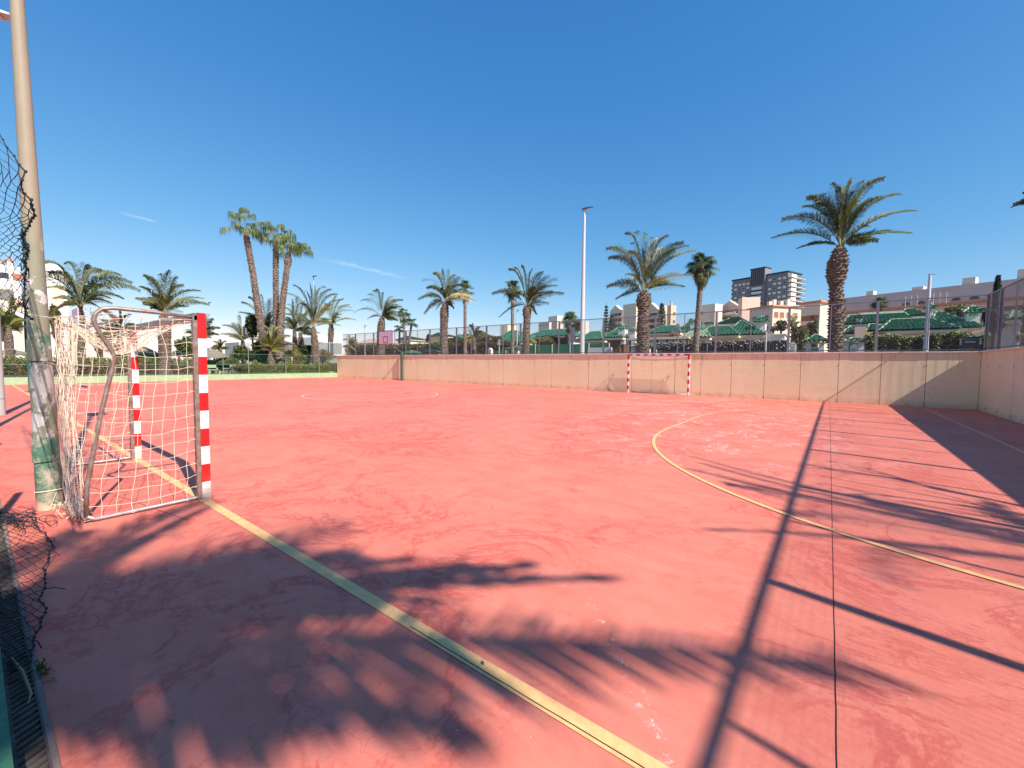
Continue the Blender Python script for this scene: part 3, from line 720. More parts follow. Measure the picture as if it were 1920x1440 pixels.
def frond(mb, B, C, T, rnd, m, nl=46, lw=.022, ll=.36, rr=.016, start=.16):
    L = (T-B).length; roll = rnd.choice((-1, 1))*R(rnd.uniform(25, 80)); cr_, sr_ = math.cos(roll), math.sin(roll)
    pts = [bez(B, C, T, k/14) for k in range(15)]
    mb.tube(pts, [rr*(1.2-k/14*1.05) for k in range(15)], 4, 3, False)
    ll = min(ll, L*.20+.08)
    for k in range(nl):
        t = start+(1-start)*k/(nl-1); P = bez(B, C, T, t)
        tg = (bez(B, C, T, min(1, t+.02))-bez(B, C, T, max(0, t-.02))).normalized()
        sd = tg.cross(UP)
        sd = sd.normalized() if sd.length > .05 else tg.orthogonal().normalized()
        nu = sd.cross(tg).normalized(); sd, nu = sd*cr_+nu*sr_, nu*cr_-sd*sr_
        env = (.45+.55*math.sin(PI*min(1, (t-start)/(1-start)*1.15+.12)))*(1 if t < .9 else .8)
        for s in (-1, 1):
            l = ll*env*rnd.uniform(.82, 1.15)
            d = (tg*rnd.uniform(.5, .85)+sd*s*rnd.uniform(.65, .95)+nu*rnd.uniform(-.05, .4)).normalized()
            e = P+d*l; e.z -= l*rnd.uniform(.05, .25); midp = P+d*l*.55; wv = (tg*.7-nu*.7).normalized()*lw*rnd.uniform(.8, 1.2)
            i = len(mb.v); mb.v += [tuple(P-wv*.6), tuple(P+wv*.6), tuple(midp+wv*.7), tuple(e), tuple(midp-wv*.7)]
            mb.f += [(i, i+1, i+2, i+4), (i+4, i+2, i+3)]; mb.m += [m, m]
def date_palm(label, trunk, tips, extra=10, seed=0, pal=('lf_a', 'lf_b', 'lf_dry'), group='date palms beyond the long wall', nl=72, lw=.026, ll=.50, spread=1.0, dry=0.06, up=.20, boots=(.15, 9, .06, 30), lift=.75, name='palm_tree', droop=0):
    # trunk: [(Vector, radius)] bottom -> top ; tips: Vectors (or (Vector, material index))
    rnd = random.Random(seed); base = trunk[0][0]; top = trunk[-1][0]
    t = thing(name, label, 'palm tree', base, group)
    boot_trunk(trunk, *boots, seed=seed).build('trunk', MAT['trunk_p'], t)
    mb = MB(); R0 = sum((tp[0] if isinstance(tp, tuple) else tp).__sub__(top).length for tp in tips)/len(tips)
    def add(tip, m):
        B = top+Vector((rnd.uniform(-.07, .07), rnd.uniform(-.07, .07), -.05)); D = tip-B; H = Vector((D.x, D.y, 0)); L = D.length
        C = B+H*rnd.uniform(.30, .42)+UP*(max(D.z, 0)*lift+up*L*(1 if D.z > -.2*L else 1.25))
        frond(mb, B, C, tip, rnd, m, nl, lw, ll)
    for tp in tips:
        m = None
        if isinstance(tp, tuple): tp, m = tp
        add(tp, m if m is not None else (2 if rnd.random() < dry*.5 else rnd.choice((0, 0, 1))))
    for k in range(extra):
        a = rnd.uniform(0, 2*PI); el = rnd.uniform(-.05, 1.25)-droop; l = R0*rnd.uniform(.6, .92)*spread
        tip = top+Vector((math.cos(a)*math.cos(el), abs(math.sin(a))*math.cos(el) if group == GW and base.y > 20 else math.sin(a)*math.cos(el), math.sin(el)))*l
        add(tip, 2 if rnd.random() < dry else rnd.choice((0, 0, 1)))
    mb.build('crown', [MAT[pal[0]], MAT[pal[1]], MAT[pal[2]], MAT['rachis']], t); return t
def tips_px(lst, Y, cpx, seed, X=None, dep=.55):
    rnd = random.Random(seed); out = []
    for q in lst:
        f = (lambda a, b, p: atX(a, b, p)) if X else (lambda a, b, p: at(a, b, p))
        P = X or Y
        c = f(cpx[0], cpx[1], P); e = f(q[0], q[1], P); L = (e-c).length; hz = math.hypot(e.x-c.x, e.y-c.y)
        room = (rnd.choice((-1, 1)) if X else 1)*rnd.uniform(.05, dep if X else dep*.8)*max(.0, (1.1*L-hz*.7))
        e2 = f(q[0], q[1], P+room)
        out.append((e2, q[2]) if len(q) > 2 else e2)
    return out
def trunk_px(lst, Y, X=None, zb=None):
    out = []
    for (px, py, hw) in lst:
        p = atX(px, py, X) if X else at(px, py, Y); out.append((p, rad(p, hw)))
    b = out[0][0].copy(); b.z = (zb if zb is not None else (.30 if X else STREET))
    d = out[0][0].z-b.z
    if d > .05: out.insert(0, (b, out[0][1]*1.12))
    return out
GW = 'date palms beyond the long wall'; GL = 'palms in the garden left of the court'
# the big palm on the right
date_palm('tallest date palm with thick bulging trunk, left of the lamp mast at right',
    trunk_px([(1567, 655, 15), (1567, 620, 15), (1568, 590, 14.5), (1569, 565, 14), (1568, 548, 12), (1567, 537, 12), (1567, 526, 17), (1569, 512, 20), (1571, 495, 19.5), (1573, 480, 15), (1574, 468, 10), (1575, 462, 6)], 24.6),
    tips_px([(1448, 447, 0), (1467, 411), (1506, 388), (1513, 371, 0), (1547, 362), (1560, 345), (1576, 350, 1), (1597, 339, 0), (1619, 342), (1657, 335, 1), (1687, 364), (1716, 395), (1707, 437, 0), (1540, 400, 0), (1630, 380, 1), (1600, 360), (1585, 352, 2), (1650, 372), (1530, 382)], 24.6, (1574, 465), 3), extra=9, seed=3, group=GW, nl=104, lw=.020, ll=.50, boots=(.13, 12, .075, 44), spread=.95, dry=.04)
date_palm('date palm with a swollen neck standing right behind the far goal',
    trunk_px([(1205, 655, 11.5), (1206, 620, 11.5), (1206, 590, 10.5), (1206, 580, 9.3), (1206, 573, 12.5), (1207, 562, 13.8), (1207, 554, 12), (1208, 547, 6)], 24.6),
    tips_px([(1137, 466), (1141, 484, 0), (1156, 560, 0), (1173, 439), (1192, 435, 0), (1210, 438), (1231, 449, 2), (1252, 443, 1), (1281, 455, 0), (1303, 471, 1), (1299, 518, 2), (1174, 515, 2), (1246, 466, 2), (1265, 470, 0), (1222, 446), (1185, 455, 0), (1290, 462)], 24.6, (1208, 548), 5), extra=7, seed=5, group=GW, nl=90, lw=.022, ll=.50, boots=(.14, 10, .075, 34), spread=.95)
date_palm('date palm with long spiky fronds in front of a slim fan palm',
    trunk_px([(987, 655, 6.6), (987, 620, 6.4), (988, 598, 6.2), (988, 590, 7.6), (988, 580, 7.8), (988, 574, 4)], 24.6),
    tips_px([(923, 551), (937, 594, 0), (954, 506), (978, 499, 0), (997, 506), (1018, 511, 0), (1045, 523), (1056, 551, 0), (1044, 536), (1006, 589, 1), (965, 503), (1030, 517)], 24.6, (988, 576), 7), extra=7, seed=7, group=GW, spread=.78)
date_palm('full date palm with drooping pale fronds, fourth from the right along the wall',
    trunk_px([(833, 655, 7.2), (832, 620, 7.0), (833, 600, 7.4), (833, 585, 8.0), (835, 573, 6), (835, 567, 4)], 24.6),
    tips_px([(784, 561, 1), (796, 588, 0), (792, 525), (812, 513), (829, 505, 0), (841, 506), (853, 516, 0), (870, 523, 1), (891, 565, 2), (851, 578, 0), (884, 555, 2), (800, 540, 1), (818, 580, 1), (862, 520, 1)], 24.6, (835, 570), 9), extra=9, seed=9, group=GW, spread=.8, dry=.15)
date_palm('short thick date palm left of the lilac backboard',
    trunk_px([(714, 655, 7.4), (714, 625, 7.4), (715, 610, 7.0), (716, 600, 5), (717, 596, 3)], 24.8),
    tips_px([(666, 585, 1), (676, 564), (691, 597, 0), (690, 552), (705, 543, 0), (717, 549), (755, 563, 0), (743, 577, 0), (700, 545), (736, 556, 1), (730, 590), (752, 572)], 24.8, (717, 597), 11), extra=8, seed=11, group=GW, spread=.8)
# palm behind the right wall whose frond tip enters at the right edge, and whose fronds shade the court
def shadow_tip(xs, ys, z): return Vector((xs+1.10*z, ys-.170*z, z))
c1 = shadow_tip(2.6, 5.35, 6.9)
date_palm('date palm outside the right wall that shades the yellow D',
    [(Vector((c1.x+.3, c1.y-.2, STREET)), .3), (Vector((c1.x+.2, c1.y-.1, 4)), .27), (c1-Vector((0, 0, .5)), .33), (c1, .15)],
    [shadow_tip(-.9, 6.1, 6.6)]+[shadow_tip(a, b, z) for a, b, z in ((-1.75, 7.3, 6.8), (-1.5, 6.9, 6.2), (-1.6, 6.4, 6.2), (-1.0, 5.9, 5.7), (-.3, 5.1, 6.0), (-.8, 4.1, 7.2), (.4, 3.9, 5.6), (1.2, 3.4, 6.2), (.3, 6.3, 8.8), (1.6, 7.0, 6.3))],
    extra=0, seed=21, group=GW, nl=56, lw=.020, ll=.42, spread=.7)
ct = at(1958, 372, 27.0); 
date_palm('date palm beyond the corner, only one frond tip showing at the right edge', [(Vector((ct.x, 27.0, STREET)), .34), (Vector((ct.x, 27.0, ct.z-1.2)), .30), (Vector((ct.x, 27.0, ct.z-.5)), .42), (ct, .2)],
    [(at(1899, 387, 26.8), 0), (at(1901, 383, 27.1), 0), at(1935, 330, 27), at(1930, 430, 27.3), at(1990, 300, 27), at(2030, 340, 27), at(2040, 400, 27)], extra=9, seed=23, group=GW, nl=80, spread=.85)
# bare-branched tree outside the right wall (its thin shadow falls on the D)
def bare_tree(label, base, h, seed, pal, name='tree', leaves=900, group=None, spread=1.5):
    rnd = random.Random(seed); t = thing(name, label, 'tree', base, group); mb = MB(); lf = MB()
    def br(P, d, l, r, dep):
        pts = [P]; 
        for k in range(4):
            d = (d+Vector((rnd.uniform(-.2, .2), rnd.uniform(-.2, .2), rnd.uniform(-.05, .16)))).normalized(); pts.append(pts[-1]+d*l/4)
        mb.tube(pts, [r*(1-.12*k) for k in range(5)], 6 if dep < 2 else 4, 0, False)
        if dep >= 4:
            for q in range(max(1, leaves//260)):
                c = pts[-1]+Vector((rnd.gauss(0, .10), rnd.gauss(0, .10), rnd.gauss(0, .10))); leaf(lf, c, rnd.uniform(.03, .06), rnd)
            return
        for k in range(rnd.choice((2, 3, 3))):
            a = rnd.uniform(0, 2*PI); dd = (d+Vector((math.cos(a), math.sin(a), rnd.uniform(-.1, .5)))*rnd.uniform(.45, .85)).normalized()
            br(pts[rnd.choice((2, 3, 4))], dd, l*rnd.uniform(.62, .82), r*.58, dep+1)
    br(Vector(base), Vector((0, 0, 1)), h*.36, h*.022, 0)
    mb.build('trunk', MAT['timber'], t); lf.build('crown', MAT[pal], t); return t
def leaf(mb, c, s, rnd, m=0):
    a = Vector((rnd.gauss(0, 1), rnd.gauss(0, 1), rnd.gauss(0, 1))).normalized(); b = a.orthogonal().normalized()*s*.55; a = a*s
    i = len(mb.v); mb.v += [tuple(c-a), tuple(c-b), tuple(c+a), tuple(c+b)]; mb.f.append((i, i+1, i+2, i+3)); mb.m.append(m)
bare_tree('thin-branched tree outside the right wall whose twigs shade the yellow D', (7.0, 5.3, STREET), 6.6, 14, 'shrub', leaves=900, group='trees outside the right wall')
# palm behind the photographer that shades the foreground
cz = 7.6; c2 = shadow_tip(-3.35, -.35, cz)
tipsF = [(-5.35, .45, 7.0, 0), (-5.45, 1.50, 6.9, 0), (-5.05, 1.25, 7.4, 0), (-4.75, .75, 7.4, 0), (-3.85, 2.12, 7.0, 0), (-3.5, 2.00, 7.3, 1), (-3.0, 1.75, 8.0, 0), (-1.78, 2.42, 7.4, 0), (-1.25, 2.62, 7.0, 0), (-2.0, 1.65, 8.2, 0), (.15, 2.66, 7.0, 1),
    (-1.25, 1.15, 7.4, 0), (-3.2, 1.2, 9.0, 0), (-2.6, 1.9, 7.6, 0), (-2.6, 1.2, 8.6, 0), (-2.2, 2.2, 7.2, 0), (-3.5, 1.5, 8.0, 0), (-2.9, .9, 9.2, 0), (-2.2, 1.3, 8.0, 0), (-3.3, .6, 9.2, 0), (-5.0, -.9, 7.0, 0), (-1.2, -.6, 7.2, 0), (-2.9, -2.6, 7.2, 0), (-4.3, -2.1, 7.0, 0), (-1.6, -1.9, 7.6, 0), (-2.3, .2, 8.0, 0)]
date_palm('date palm outside the right wall that casts the big foreground frond shadow',
    [(Vector((c2.x+.2, c2.y, STREET)), .36), (Vector((c2.x+.1, c2.y, 4)), .33), (c2-Vector((0, 0, .6)), .42), (c2, .2)],
    [(shadow_tip(a, b, z), m) for a, b, z, m in tipsF], extra=0, seed=31, group=GW, nl=90, lw=.038, ll=.62, spread=.6, up=.14)

# garden palms, left
date_palm('leafy date palm with arching fronds directly behind the near goal, left of its crossbar',
    trunk_px([(309, 696, 12), (309, 650, 12.5), (308, 615, 13), (307, 596, 9), (307, 588, 5)], 0, -41.0),
    tips_px([(262, 538), (270, 516), (283, 520, 0), (300, 514), (319, 508, 0), (332, 518), (343, 535, 0), (375, 546), (390, 570, 1), (272, 572, 0), (352, 575, 1), (380, 560, 1), (255, 560), (330, 545, 1), (290, 560, 1)], 0, (307, 587), 15, -41.0), extra=12, seed=15, group=GL, spread=.8, ll=.5, lw=.03, pal=('lf_a', 'lf_b', 'lf_dry'))
date_palm('wide drooping date palm between the peeling pole and the near goal frame',
    trunk_px([(152, 690, 9), (151, 640, 9), (150, 600, 9), (150, 576, 5)], 0, -43.0),
    tips_px([(84, 492), (92, 512), (88, 540, 1), (124, 494, 0), (165, 497, 0), (190, 509, 0), (225, 517, 1), (262, 545, 1), (230, 560, 0), (118, 560, 1), (205, 540, 1), (246, 530, 0), (60, 520, 0), (100, 560, 1)], 0, (150, 574), 17, -43.0), extra=10, seed=17, group=GL, spread=.85, ll=.62, lw=.035, up=.4)
date_palm('date palm with tall upright fronds and patterned trunk, right of the leaning fan palms',
    trunk_px([(592, 695, 7.6), (591, 660, 7.2), (590, 640, 6.8), (588, 622, 5), (588, 614, 3)], 0, -41.2),
    tips_px([(538, 551), (550, 535), (574, 546, 0), (581, 532), (600, 541, 0), (621, 543), (642, 563, 1), (659, 577, 1), (545, 590, 0), (610, 538), (632, 552, 0), (590, 536, 1), (627, 600, 1)], 0, (589, 616), 19, -41.2), extra=8, seed=19, group=GL, spread=.8, ll=.5, up=.2)
date_palm('dark-trunked date palm behind the grey wall, its crown touching the upright one',
    trunk_px([(620, 690, 5.4), (620, 640, 5.2), (621, 618, 5.4), (621, 608, 3)], 0, -47),
    tips_px([(667, 600, 1), (662, 583), (645, 560, 0), (630, 556), (609, 570, 0), (600, 598, 1), (655, 572), (640, 590, 0)], 0, (621, 608), 23, -47), extra=7, seed=23, group=GL, spread=.8)
date_palm('slim brown-trunked date palm, left one of the pair behind the yuccas',
    trunk_px([(554, 690, 4.5), (553, 640, 4.5), (552, 622, 3)], 0, -44),
    tips_px([(530, 605, 1), (537, 578), (548, 562, 0), (562, 570), (575, 590, 1)], 0, (552, 620), 25, -44), extra=8, seed=25, group=GL, spread=.85)
date_palm('dark-trunked date palm, right one of the pair behind the yuccas',
    trunk_px([(566, 690, 5.5), (565, 645, 5.5), (563, 626, 3)], 0, -46),
    tips_px([(540, 570, 0), (556, 556, 0), (570, 566, 0), (585, 580), (596, 604, 0), (535, 600)], 0, (563, 622), 27, -46), extra=8, seed=27, group=GL, spread=.85)
date_palm('small arching date palm with pale fronds left of the fan palm trio',
    trunk_px([(458, 690, 5.5), (457, 660, 5.8), (455, 640, 3)], 0, -46),
    tips_px([(414, 627, 1), (418, 610, 1), (434, 606), (447, 592, 1), (470, 598), (482, 620, 0)], 0, (456, 634), 29, -46), extra=7, seed=29, group=GL, spread=.85)
date_palm('large dark date palm behind the leaning fan palm trunks',
    trunk_px([(500, 690, 10), (499, 650, 10), (498, 625, 6)], 0, -47),
    tips_px([(448, 586, 1), (453, 567, 1), (466, 557), (489, 553, 0), (505, 560), (530, 572, 0), (547, 616, 0), (545, 590), (470, 600, 0), (515, 556, 0)], 0, (498, 622), 33, -47), extra=16, seed=33, group=GL, spread=.85, ll=.5)
date_palm('low young palm with a flared base and yellow-green fronds in front of the trio',
    trunk_px([(510, 692, 8.5), (509, 680, 7.6), (508, 668, 5), (508, 658, 3.5)], 0, -40.3),
    tips_px([(470, 636, 1), (482, 617, 1), (497, 612, 0), (524, 614, 1), (543, 630, 0), (478, 650, 0), (534, 655, 1), (490, 640, 1), (550, 645, 1), (515, 612, 0)], 0, (508, 660), 35, -40.3), extra=14, seed=35, group=GL, spread=.9, pal=('lf_yel', 'lf_b', 'lf_dry'), lw=.03)
date_palm('small distant palm between the near goal post and the fan palms',
    trunk_px([(413, 680, 4), (413, 660, 4), (413, 655, 3)], 0, -58),
    tips_px([(396, 652), (400, 640), (412, 636), (424, 640), (430, 652)], 0, (413, 655), 37, -58), extra=12, seed=37, group=GL, spread=.9, lw=.04)
date_palm('date palm half hidden by the right post of the near goal',
    trunk_px([(377, 690, 7), (377, 650, 7), (377, 634, 4)], 0, -52),
    tips_px([(410, 627, 1), (412, 615), (400, 598, 0), (392, 590), (350, 600), (345, 620, 0), (365, 592)], 0, (378, 632), 39, -52), extra=12, seed=39, group=GL, spread=.9, lw=.035, ll=.5)
date_palm('broad date palm behind the left side net of the near goal',
    trunk_px([(226, 690, 8), (225, 650, 8), (224, 630, 5)], 0, -56),
    tips_px([(190, 600), (205, 585), (225, 578), (245, 590), (262, 610), (185, 625), (262, 635)], 0, (224, 628), 41, -56), extra=12, seed=41, group=GL, spread=.9, lw=.04, ll=.5)
date_palm('yellowing palm at the left edge, left of the peeling pole',
    trunk_px([(20, 690, 8), (18, 640, 8), (16, 615, 5)], 0, -46),
    tips_px([(-30, 570, 1), (0, 560, 1), (25, 556, 1), (45, 570, 1), (52, 600, 1), (-25, 600, 0), (40, 625, 0), (5, 640, 0)], 0, (16, 605), 43, -46), extra=14, seed=43, group=GL, spread=.9, lw=.035, ll=.5, pal=('lf_b', 'lf_yel', 'lf_dry'))
date_palm('low palm at the left end of the metal fence',
    trunk_px([(655, 660, 5), (655, 648, 4)], 33),
    tips_px([(642, 652, 1), (644, 636, 1), (654, 628, 0), (666, 634, 1), (672, 650, 1), (668, 660, 0)], 33, (655, 650), 45), extra=12, seed=45, group=GW, spread=.9, pal=('lf_yel', 'lf_b', 'lf_dry'), lw=.03)
date_palm('small date palm behind the hedge, right of the slim fan palm by the yellow bush',
    trunk_px([(889, 655, 4), (888, 634, 3.5)], 33),
    tips_px([(868, 628), (872, 614, 0), (886, 607), (900, 614), (906, 628, 0), (880, 610)], 33, (888, 633), 47), extra=10, seed=47, group=GW, spread=.9, lw=.03)
date_palm('small pale palm in front of the cream apartments, right of the fence post',
    trunk_px([(1487, 640, 3), (1486, 612, 2.6)], 50),
    tips_px([(1476, 600, 2), (1480, 592, 1), (1487, 588, 2), (1495, 594, 1), (1500, 604, 2)], 50, (1486, 611), 49), extra=8, seed=49, group=GW, spread=.9, lw=.05, nl=24)

def fan_leaf(mb, B, tip, rnd, m, size, droop=.5, nb=22, pet=True, lw=None):
    # petiole from B to tip, blade radiating from tip
    C = B+Vector(((tip-B).x*.45, (tip-B).y*.45, (tip-B).z*.8+.15*(tip-B).length))
    if pet: mb.tube([bez(B, C, tip, k/6) for k in range(7)], .014, 4, 3, False)
    d = (tip-bez(B, C, tip, .8)).normalized(); sd = d.cross(UP)
    sd = sd.normalized() if sd.length > .1 else Vector((1, 0, 0))
    nu = sd.cross(d).normalized(); lw = lw or size*(.055 if droop < .6 else .036)
    for k in range(nb):
        a = (-1+2*k/(nb-1))*R(118); dd = (d*math.cos(a)+sd*math.sin(a)+nu*rnd.uniform(-.12, .18)).normalized()
        l = size*(.72+.28*math.cos(a*.7))*rnd.uniform(.85, 1.1)
        p1 = tip+dd*l*.5; p2 = p1+(dd*(1-droop*.75)-UP*droop).normalized()*l*.30; p3 = p2+(dd*max(0, .8-droop)-UP*droop*1.9).normalized()*l*(.32 if droop < .6 else rnd.uniform(.35, .75))
        wv = dd.cross(nu).normalized()*lw
        i = len(mb.v); mb.v += [tuple(tip), tuple(p1-wv), tuple(p1+wv), tuple(p2-wv*.7), tuple(p2+wv*.7), tuple(p3)]
        mb.f += [(i, i+1, i+2), (i+1, i+3, i+4, i+2), (i+3, i+5, i+4)]; mb.m += [m]*3
def fan_palm(label, trunk, crown_r, size, n=26, seed=0, group='fan palms', skirt=0, droop=.4, tips=None, thin=False, elr=(-.5, 1.4), dry=.12, boots=None, light=.3):
    rnd = random.Random(seed); top = trunk[-1][0]; t = thing('fan_palm', label, 'palm tree', trunk[0][0], group)
    b = boots or ((.12, 8, .035, 24) if not thin else (.22, 6, .02, 14))
    boot_trunk(trunk, *b, seed=seed).build('trunk', MAT['trunk_w'], t)
    mb = MB()
    for k in range(n):
        a = rnd.uniform(0, 2*PI); el = rnd.uniform(*elr); l = crown_r*rnd.uniform(.45, 1)
        tp = top+Vector((math.cos(a)*math.cos(el), math.sin(a)*math.cos(el), math.sin(el)))*l
        fan_leaf(mb, top, tp, rnd, 1 if rnd.random() < light else 0, size*rnd.uniform(.8, 1.15), droop)
    for tp in (tips or []): fan_leaf(mb, top, tp, rnd, 1, size*rnd.uniform(.9, 1.15), droop+.15, nb=26)
    for k in range(skirt):
        a = rnd.uniform(0, 2*PI); s = rnd.uniform(.0, 1.0); rr_ = crown_r*(.62-.45*s)*rnd.uniform(.7, 1)
        tp = top+Vector((math.cos(a)*rr_, math.sin(a)*rr_, -crown_r*(.25+1.15*s)))
        fan_leaf(mb, top+Vector((0, 0, -crown_r*.9*s)), tp, rnd, 2 if rnd.random() < .3+.3*s else 0, size*.85, .95, pet=False)
    mb.build('crown', [MAT['fan_a'], MAT['fan_b'], MAT['fan_dry'], MAT['rachis']], t); return t
GT = 'three leaning fan palms'
def tX(l, X): return [atX(a, b, X+random.uniform(-.5, .5)) for a, b in l]
random.seed(77)
fan_palm('leftmost and tallest leaning fan palm of the trio, one leaf hanging out left', trunk_px([(501, 692, 8.2), (496, 650, 7.8), (486, 592, 6.8), (474, 512, 5.5), (465, 462, 5.6), (462, 446, 5.4), (461, 437, 3)], 0, -43),
    1.0, .92, 9, 51, GT, droop=.9, tips=tX([(424, 428), (438, 402), (446, 420), (458, 398), (470, 404), (480, 418), (496, 416), (478, 432), (505, 424), (452, 408)], -43), boots=(.16, 8, .085, 28), light=.5, elr=(.1, 1.3))
fan_palm('middle upright fan palm of the trio with a dark trunk', trunk_px([(518, 692, 7), (518, 616, 6), (517, 520, 5), (517, 465, 5), (517, 453, 3)], 0, -43.8),
    1.0, .92, 8, 52, GT, droop=.9, tips=tX([(492, 438), (500, 430), (512, 428), (525, 426), (538, 432), (496, 446), (535, 440), (506, 440), (528, 446)], -43.8), boots=(.16, 8, .085, 28), light=.5, elr=(.1, 1.3))
fan_palm('right leaning fan palm of the trio with a bright boot under its crown', trunk_px([(525, 692, 8), (525, 655, 7.6), (526, 616, 6.6), (531, 557, 5.5), (538, 505, 5), (540, 490, 6.8), (541, 480, 4.5), (542, 472, 2.5)], 0, -42.6),
    1.0, .92, 8, 53, GT, droop=.9, tips=tX([(528, 462), (540, 450), (548, 446), (558, 458), (566, 456), (578, 472), (552, 466), (533, 474), (562, 466), (574, 462)], -42.6), boots=(.16, 8, .085, 28), light=.5, elr=(.1, 1.3))
G2 = 'slim fan palms beyond the street'
def fpx(label, px, pyb, pyt, hw, crpx, Y, seed, n=34, skirt=0, elr=(-.5, 1.4), lean=0, **k):
    top = at(px, pyt, Y); tr = trunk_px([(px+lean, pyb, hw*1.15), (px+lean*.5, (pyb+pyt)/2, hw), (px, pyt+6, hw*.9), (px, pyt, hw*.6)], Y)
    cr = rad(top, crpx)*.80
    return fan_palm(label, tr, cr, cr*.62, n, seed, G2, skirt, elr=elr, thin=True, **k)
fpx('shaggy fan palm with a brown leaf skirt, between far goal palm and tower block', 1316, 645, 500, 5.4, 30, 32, 61, n=52, skirt=60, elr=(-.6, 1.45), lean=-11, dry=.2)
fpx('slim fan palm just right of the full date palm', 872, 640, 544, 2.9, 19, 31, 62, n=34, skirt=8, elr=(-.7, 1.45))
fpx('slim fan palm half hidden by the long-fronded date palm', 961, 640, 545, 3.1, 21, 31, 63, n=36, skirt=10, elr=(-.7, 1.45))
fpx('short dark fan palm beside the grey sign, left of the tall mast', 1068, 655, 603, 4.0, 20, 36, 64, n=36, skirt=16, elr=(-.6, 1.45))
fpx('left fan palm of the small group behind the lilac backboard', 749, 655, 618, 2.0, 13, 36, 65, n=26)
fpx('tallest fan palm of the small group behind the lilac backboard', 757, 655, 592, 2.2, 15, 35, 66, n=30, skirt=14, lean=2)
fpx('leaning right fan palm of the small group behind the lilac backboard', 771, 655, 607, 2.2, 13, 36, 67, n=28, lean=-5)
fpx('dark fan palm rising above the green roofs in front of the long apartment building', 1650, 640, 572, 4, 21, 48, 68, n=40)
fpx('small dark fan palm behind the green roofs, left of the shaggy one', 1297, 640, 604, 2.5, 9, 50, 69, n=22)

# ================================================================== SHRUBS, HEDGES AND OTHER TREES
def leafy(name, label, cat, base, blobs, n, s, mats, seed, group=None, trunk=None, kind=None):
    # blobs: list (centre Vector, radii)
    rnd = random.Random(seed); t = thing(name, label, cat, base, group)
    if kind: t['kind'] = kind
    mb = MB(); vol = [b[1][0]*b[1][1]*b[1][2] for b in blobs]; tot = sum(v**.67 for v in vol)
    for (c, r_), v in zip(blobs, vol):
        for k in range(int(n*v**.67/tot)):
            d = Vector((rnd.gauss(0, 1), rnd.gauss(0, 1), rnd.gauss(0, 1))).normalized(); q = rnd.random()**.33
            q *= 1+.16*math.sin(d.x*7+seed)+.13*math.sin(d.z*9+d.y*5)
            p = c+Vector((d.x*r_[0], d.y*r_[1], d.z*r_[2]))*q
            if p.z < base[2]: p.z = base[2]+rnd.random()*.2
            leaf(mb, p, s*rnd.uniform(.6, 1.3), rnd, rnd.randrange(len(mats)))
    mb.build('foliage', [MAT[m] for m in mats], t)
    if trunk:
        mb = MB(); mb.tube([Vector(base)]+trunk, [.09]*(1+len(trunk)), 6); mb.build('trunk', MAT['timber'], t)
    return t
def hedge(label, x0, x1, y0, y1, z0, z1, mats, seed, n=5000, s=.07, group=None, ragged=.12):
    rnd = random.Random(seed); t = thing('hedge', label, 'hedge', ((x0+x1)/2, (y0+y1)/2, z0), group)
    mb = MB(); mb.box((x0+.3, y0+.3, z0), (x1-.3, y1-.3, z1-.32), 0)
    for k in range(n):
        f = rnd.random(); x = rnd.uniform(x0, x1); top = z1+ragged*(math.sin(x*2.3+seed)+math.sin(x*5.1)*.6+math.sin(x*13)*.4)
        if (y1-y0) > (x1-x0)*1.5 and rnd.random() < .6:
            y_ = rnd.uniform(y0, y1); tp = z1+ragged*(math.sin(y_*2.1+seed)+math.sin(y_*4.7)*.8+math.sin(y_*11)*.5); p = Vector(((x1 if x0 < 0 else x0)+(-1 if x0 < 0 else 1)*abs(rnd.gauss(0, .12)), y_, z0+(tp-z0)*rnd.random()))
        elif f < .62: p = Vector((x, y0+abs(rnd.gauss(0, .13))-.03+.07*math.sin(x*3.7+rnd.random())*math.sin(x*9.1), rnd.uniform(z0, top)))
        else: p = Vector((x, rnd.uniform(y0, y1), top-abs(rnd.gauss(0, .12))))
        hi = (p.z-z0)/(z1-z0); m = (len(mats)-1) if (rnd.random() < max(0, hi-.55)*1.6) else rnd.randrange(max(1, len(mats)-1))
        leaf(mb, p, s*rnd.uniform(.6, 1.35), rnd, m)
    mb.build('foliage', [MAT[m] for m in mats], t); return t
HG = 'hedges across the street'
def hx(px, Y): return at(px, 655, Y).x
def hz(px, py, Y): return at(px, py, Y).z
S = STREET
hedge('long brown clipped hedge behind the fence, left of the green panels', hx(645, 34), hx(975, 34), 34, 35.2, S, hz(800, 645, 34), ['hedge_br', 'hedge_br', 'hedge'], 1, 12000, .09, HG)
hedge('taller brown hedge behind the slim fan palm by the yellow bush', hx(826, 35.5), hx(935, 35.5), 35.4, 36.4, S, hz(880, 633, 35.5), ['hedge_br', 'hedge'], 2, 5000, .09, HG)
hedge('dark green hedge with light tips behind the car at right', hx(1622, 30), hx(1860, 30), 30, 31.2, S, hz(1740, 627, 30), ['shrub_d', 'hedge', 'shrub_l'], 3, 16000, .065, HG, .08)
hedge('dark hedge inside the green panel fence, left of the tall mast', hx(1000, 36), hx(1072, 36), 36, 37, S, hz(1040, 632, 36), ['hedge_br', 'shrub_d', 'hedge'], 4, 5000, .09, HG)
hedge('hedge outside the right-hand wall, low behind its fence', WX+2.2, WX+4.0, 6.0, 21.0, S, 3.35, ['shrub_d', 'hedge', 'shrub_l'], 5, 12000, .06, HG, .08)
hedge('yellow-green topped hedge seen through the right-hand fence just past the corner post', 5.7, 9.5, 23.6, 24.8, S, hz(1890, 624, 24), ['shrub_d', 'hedge', 'lf_yel'], 15, 9000, .06, HG, .08)
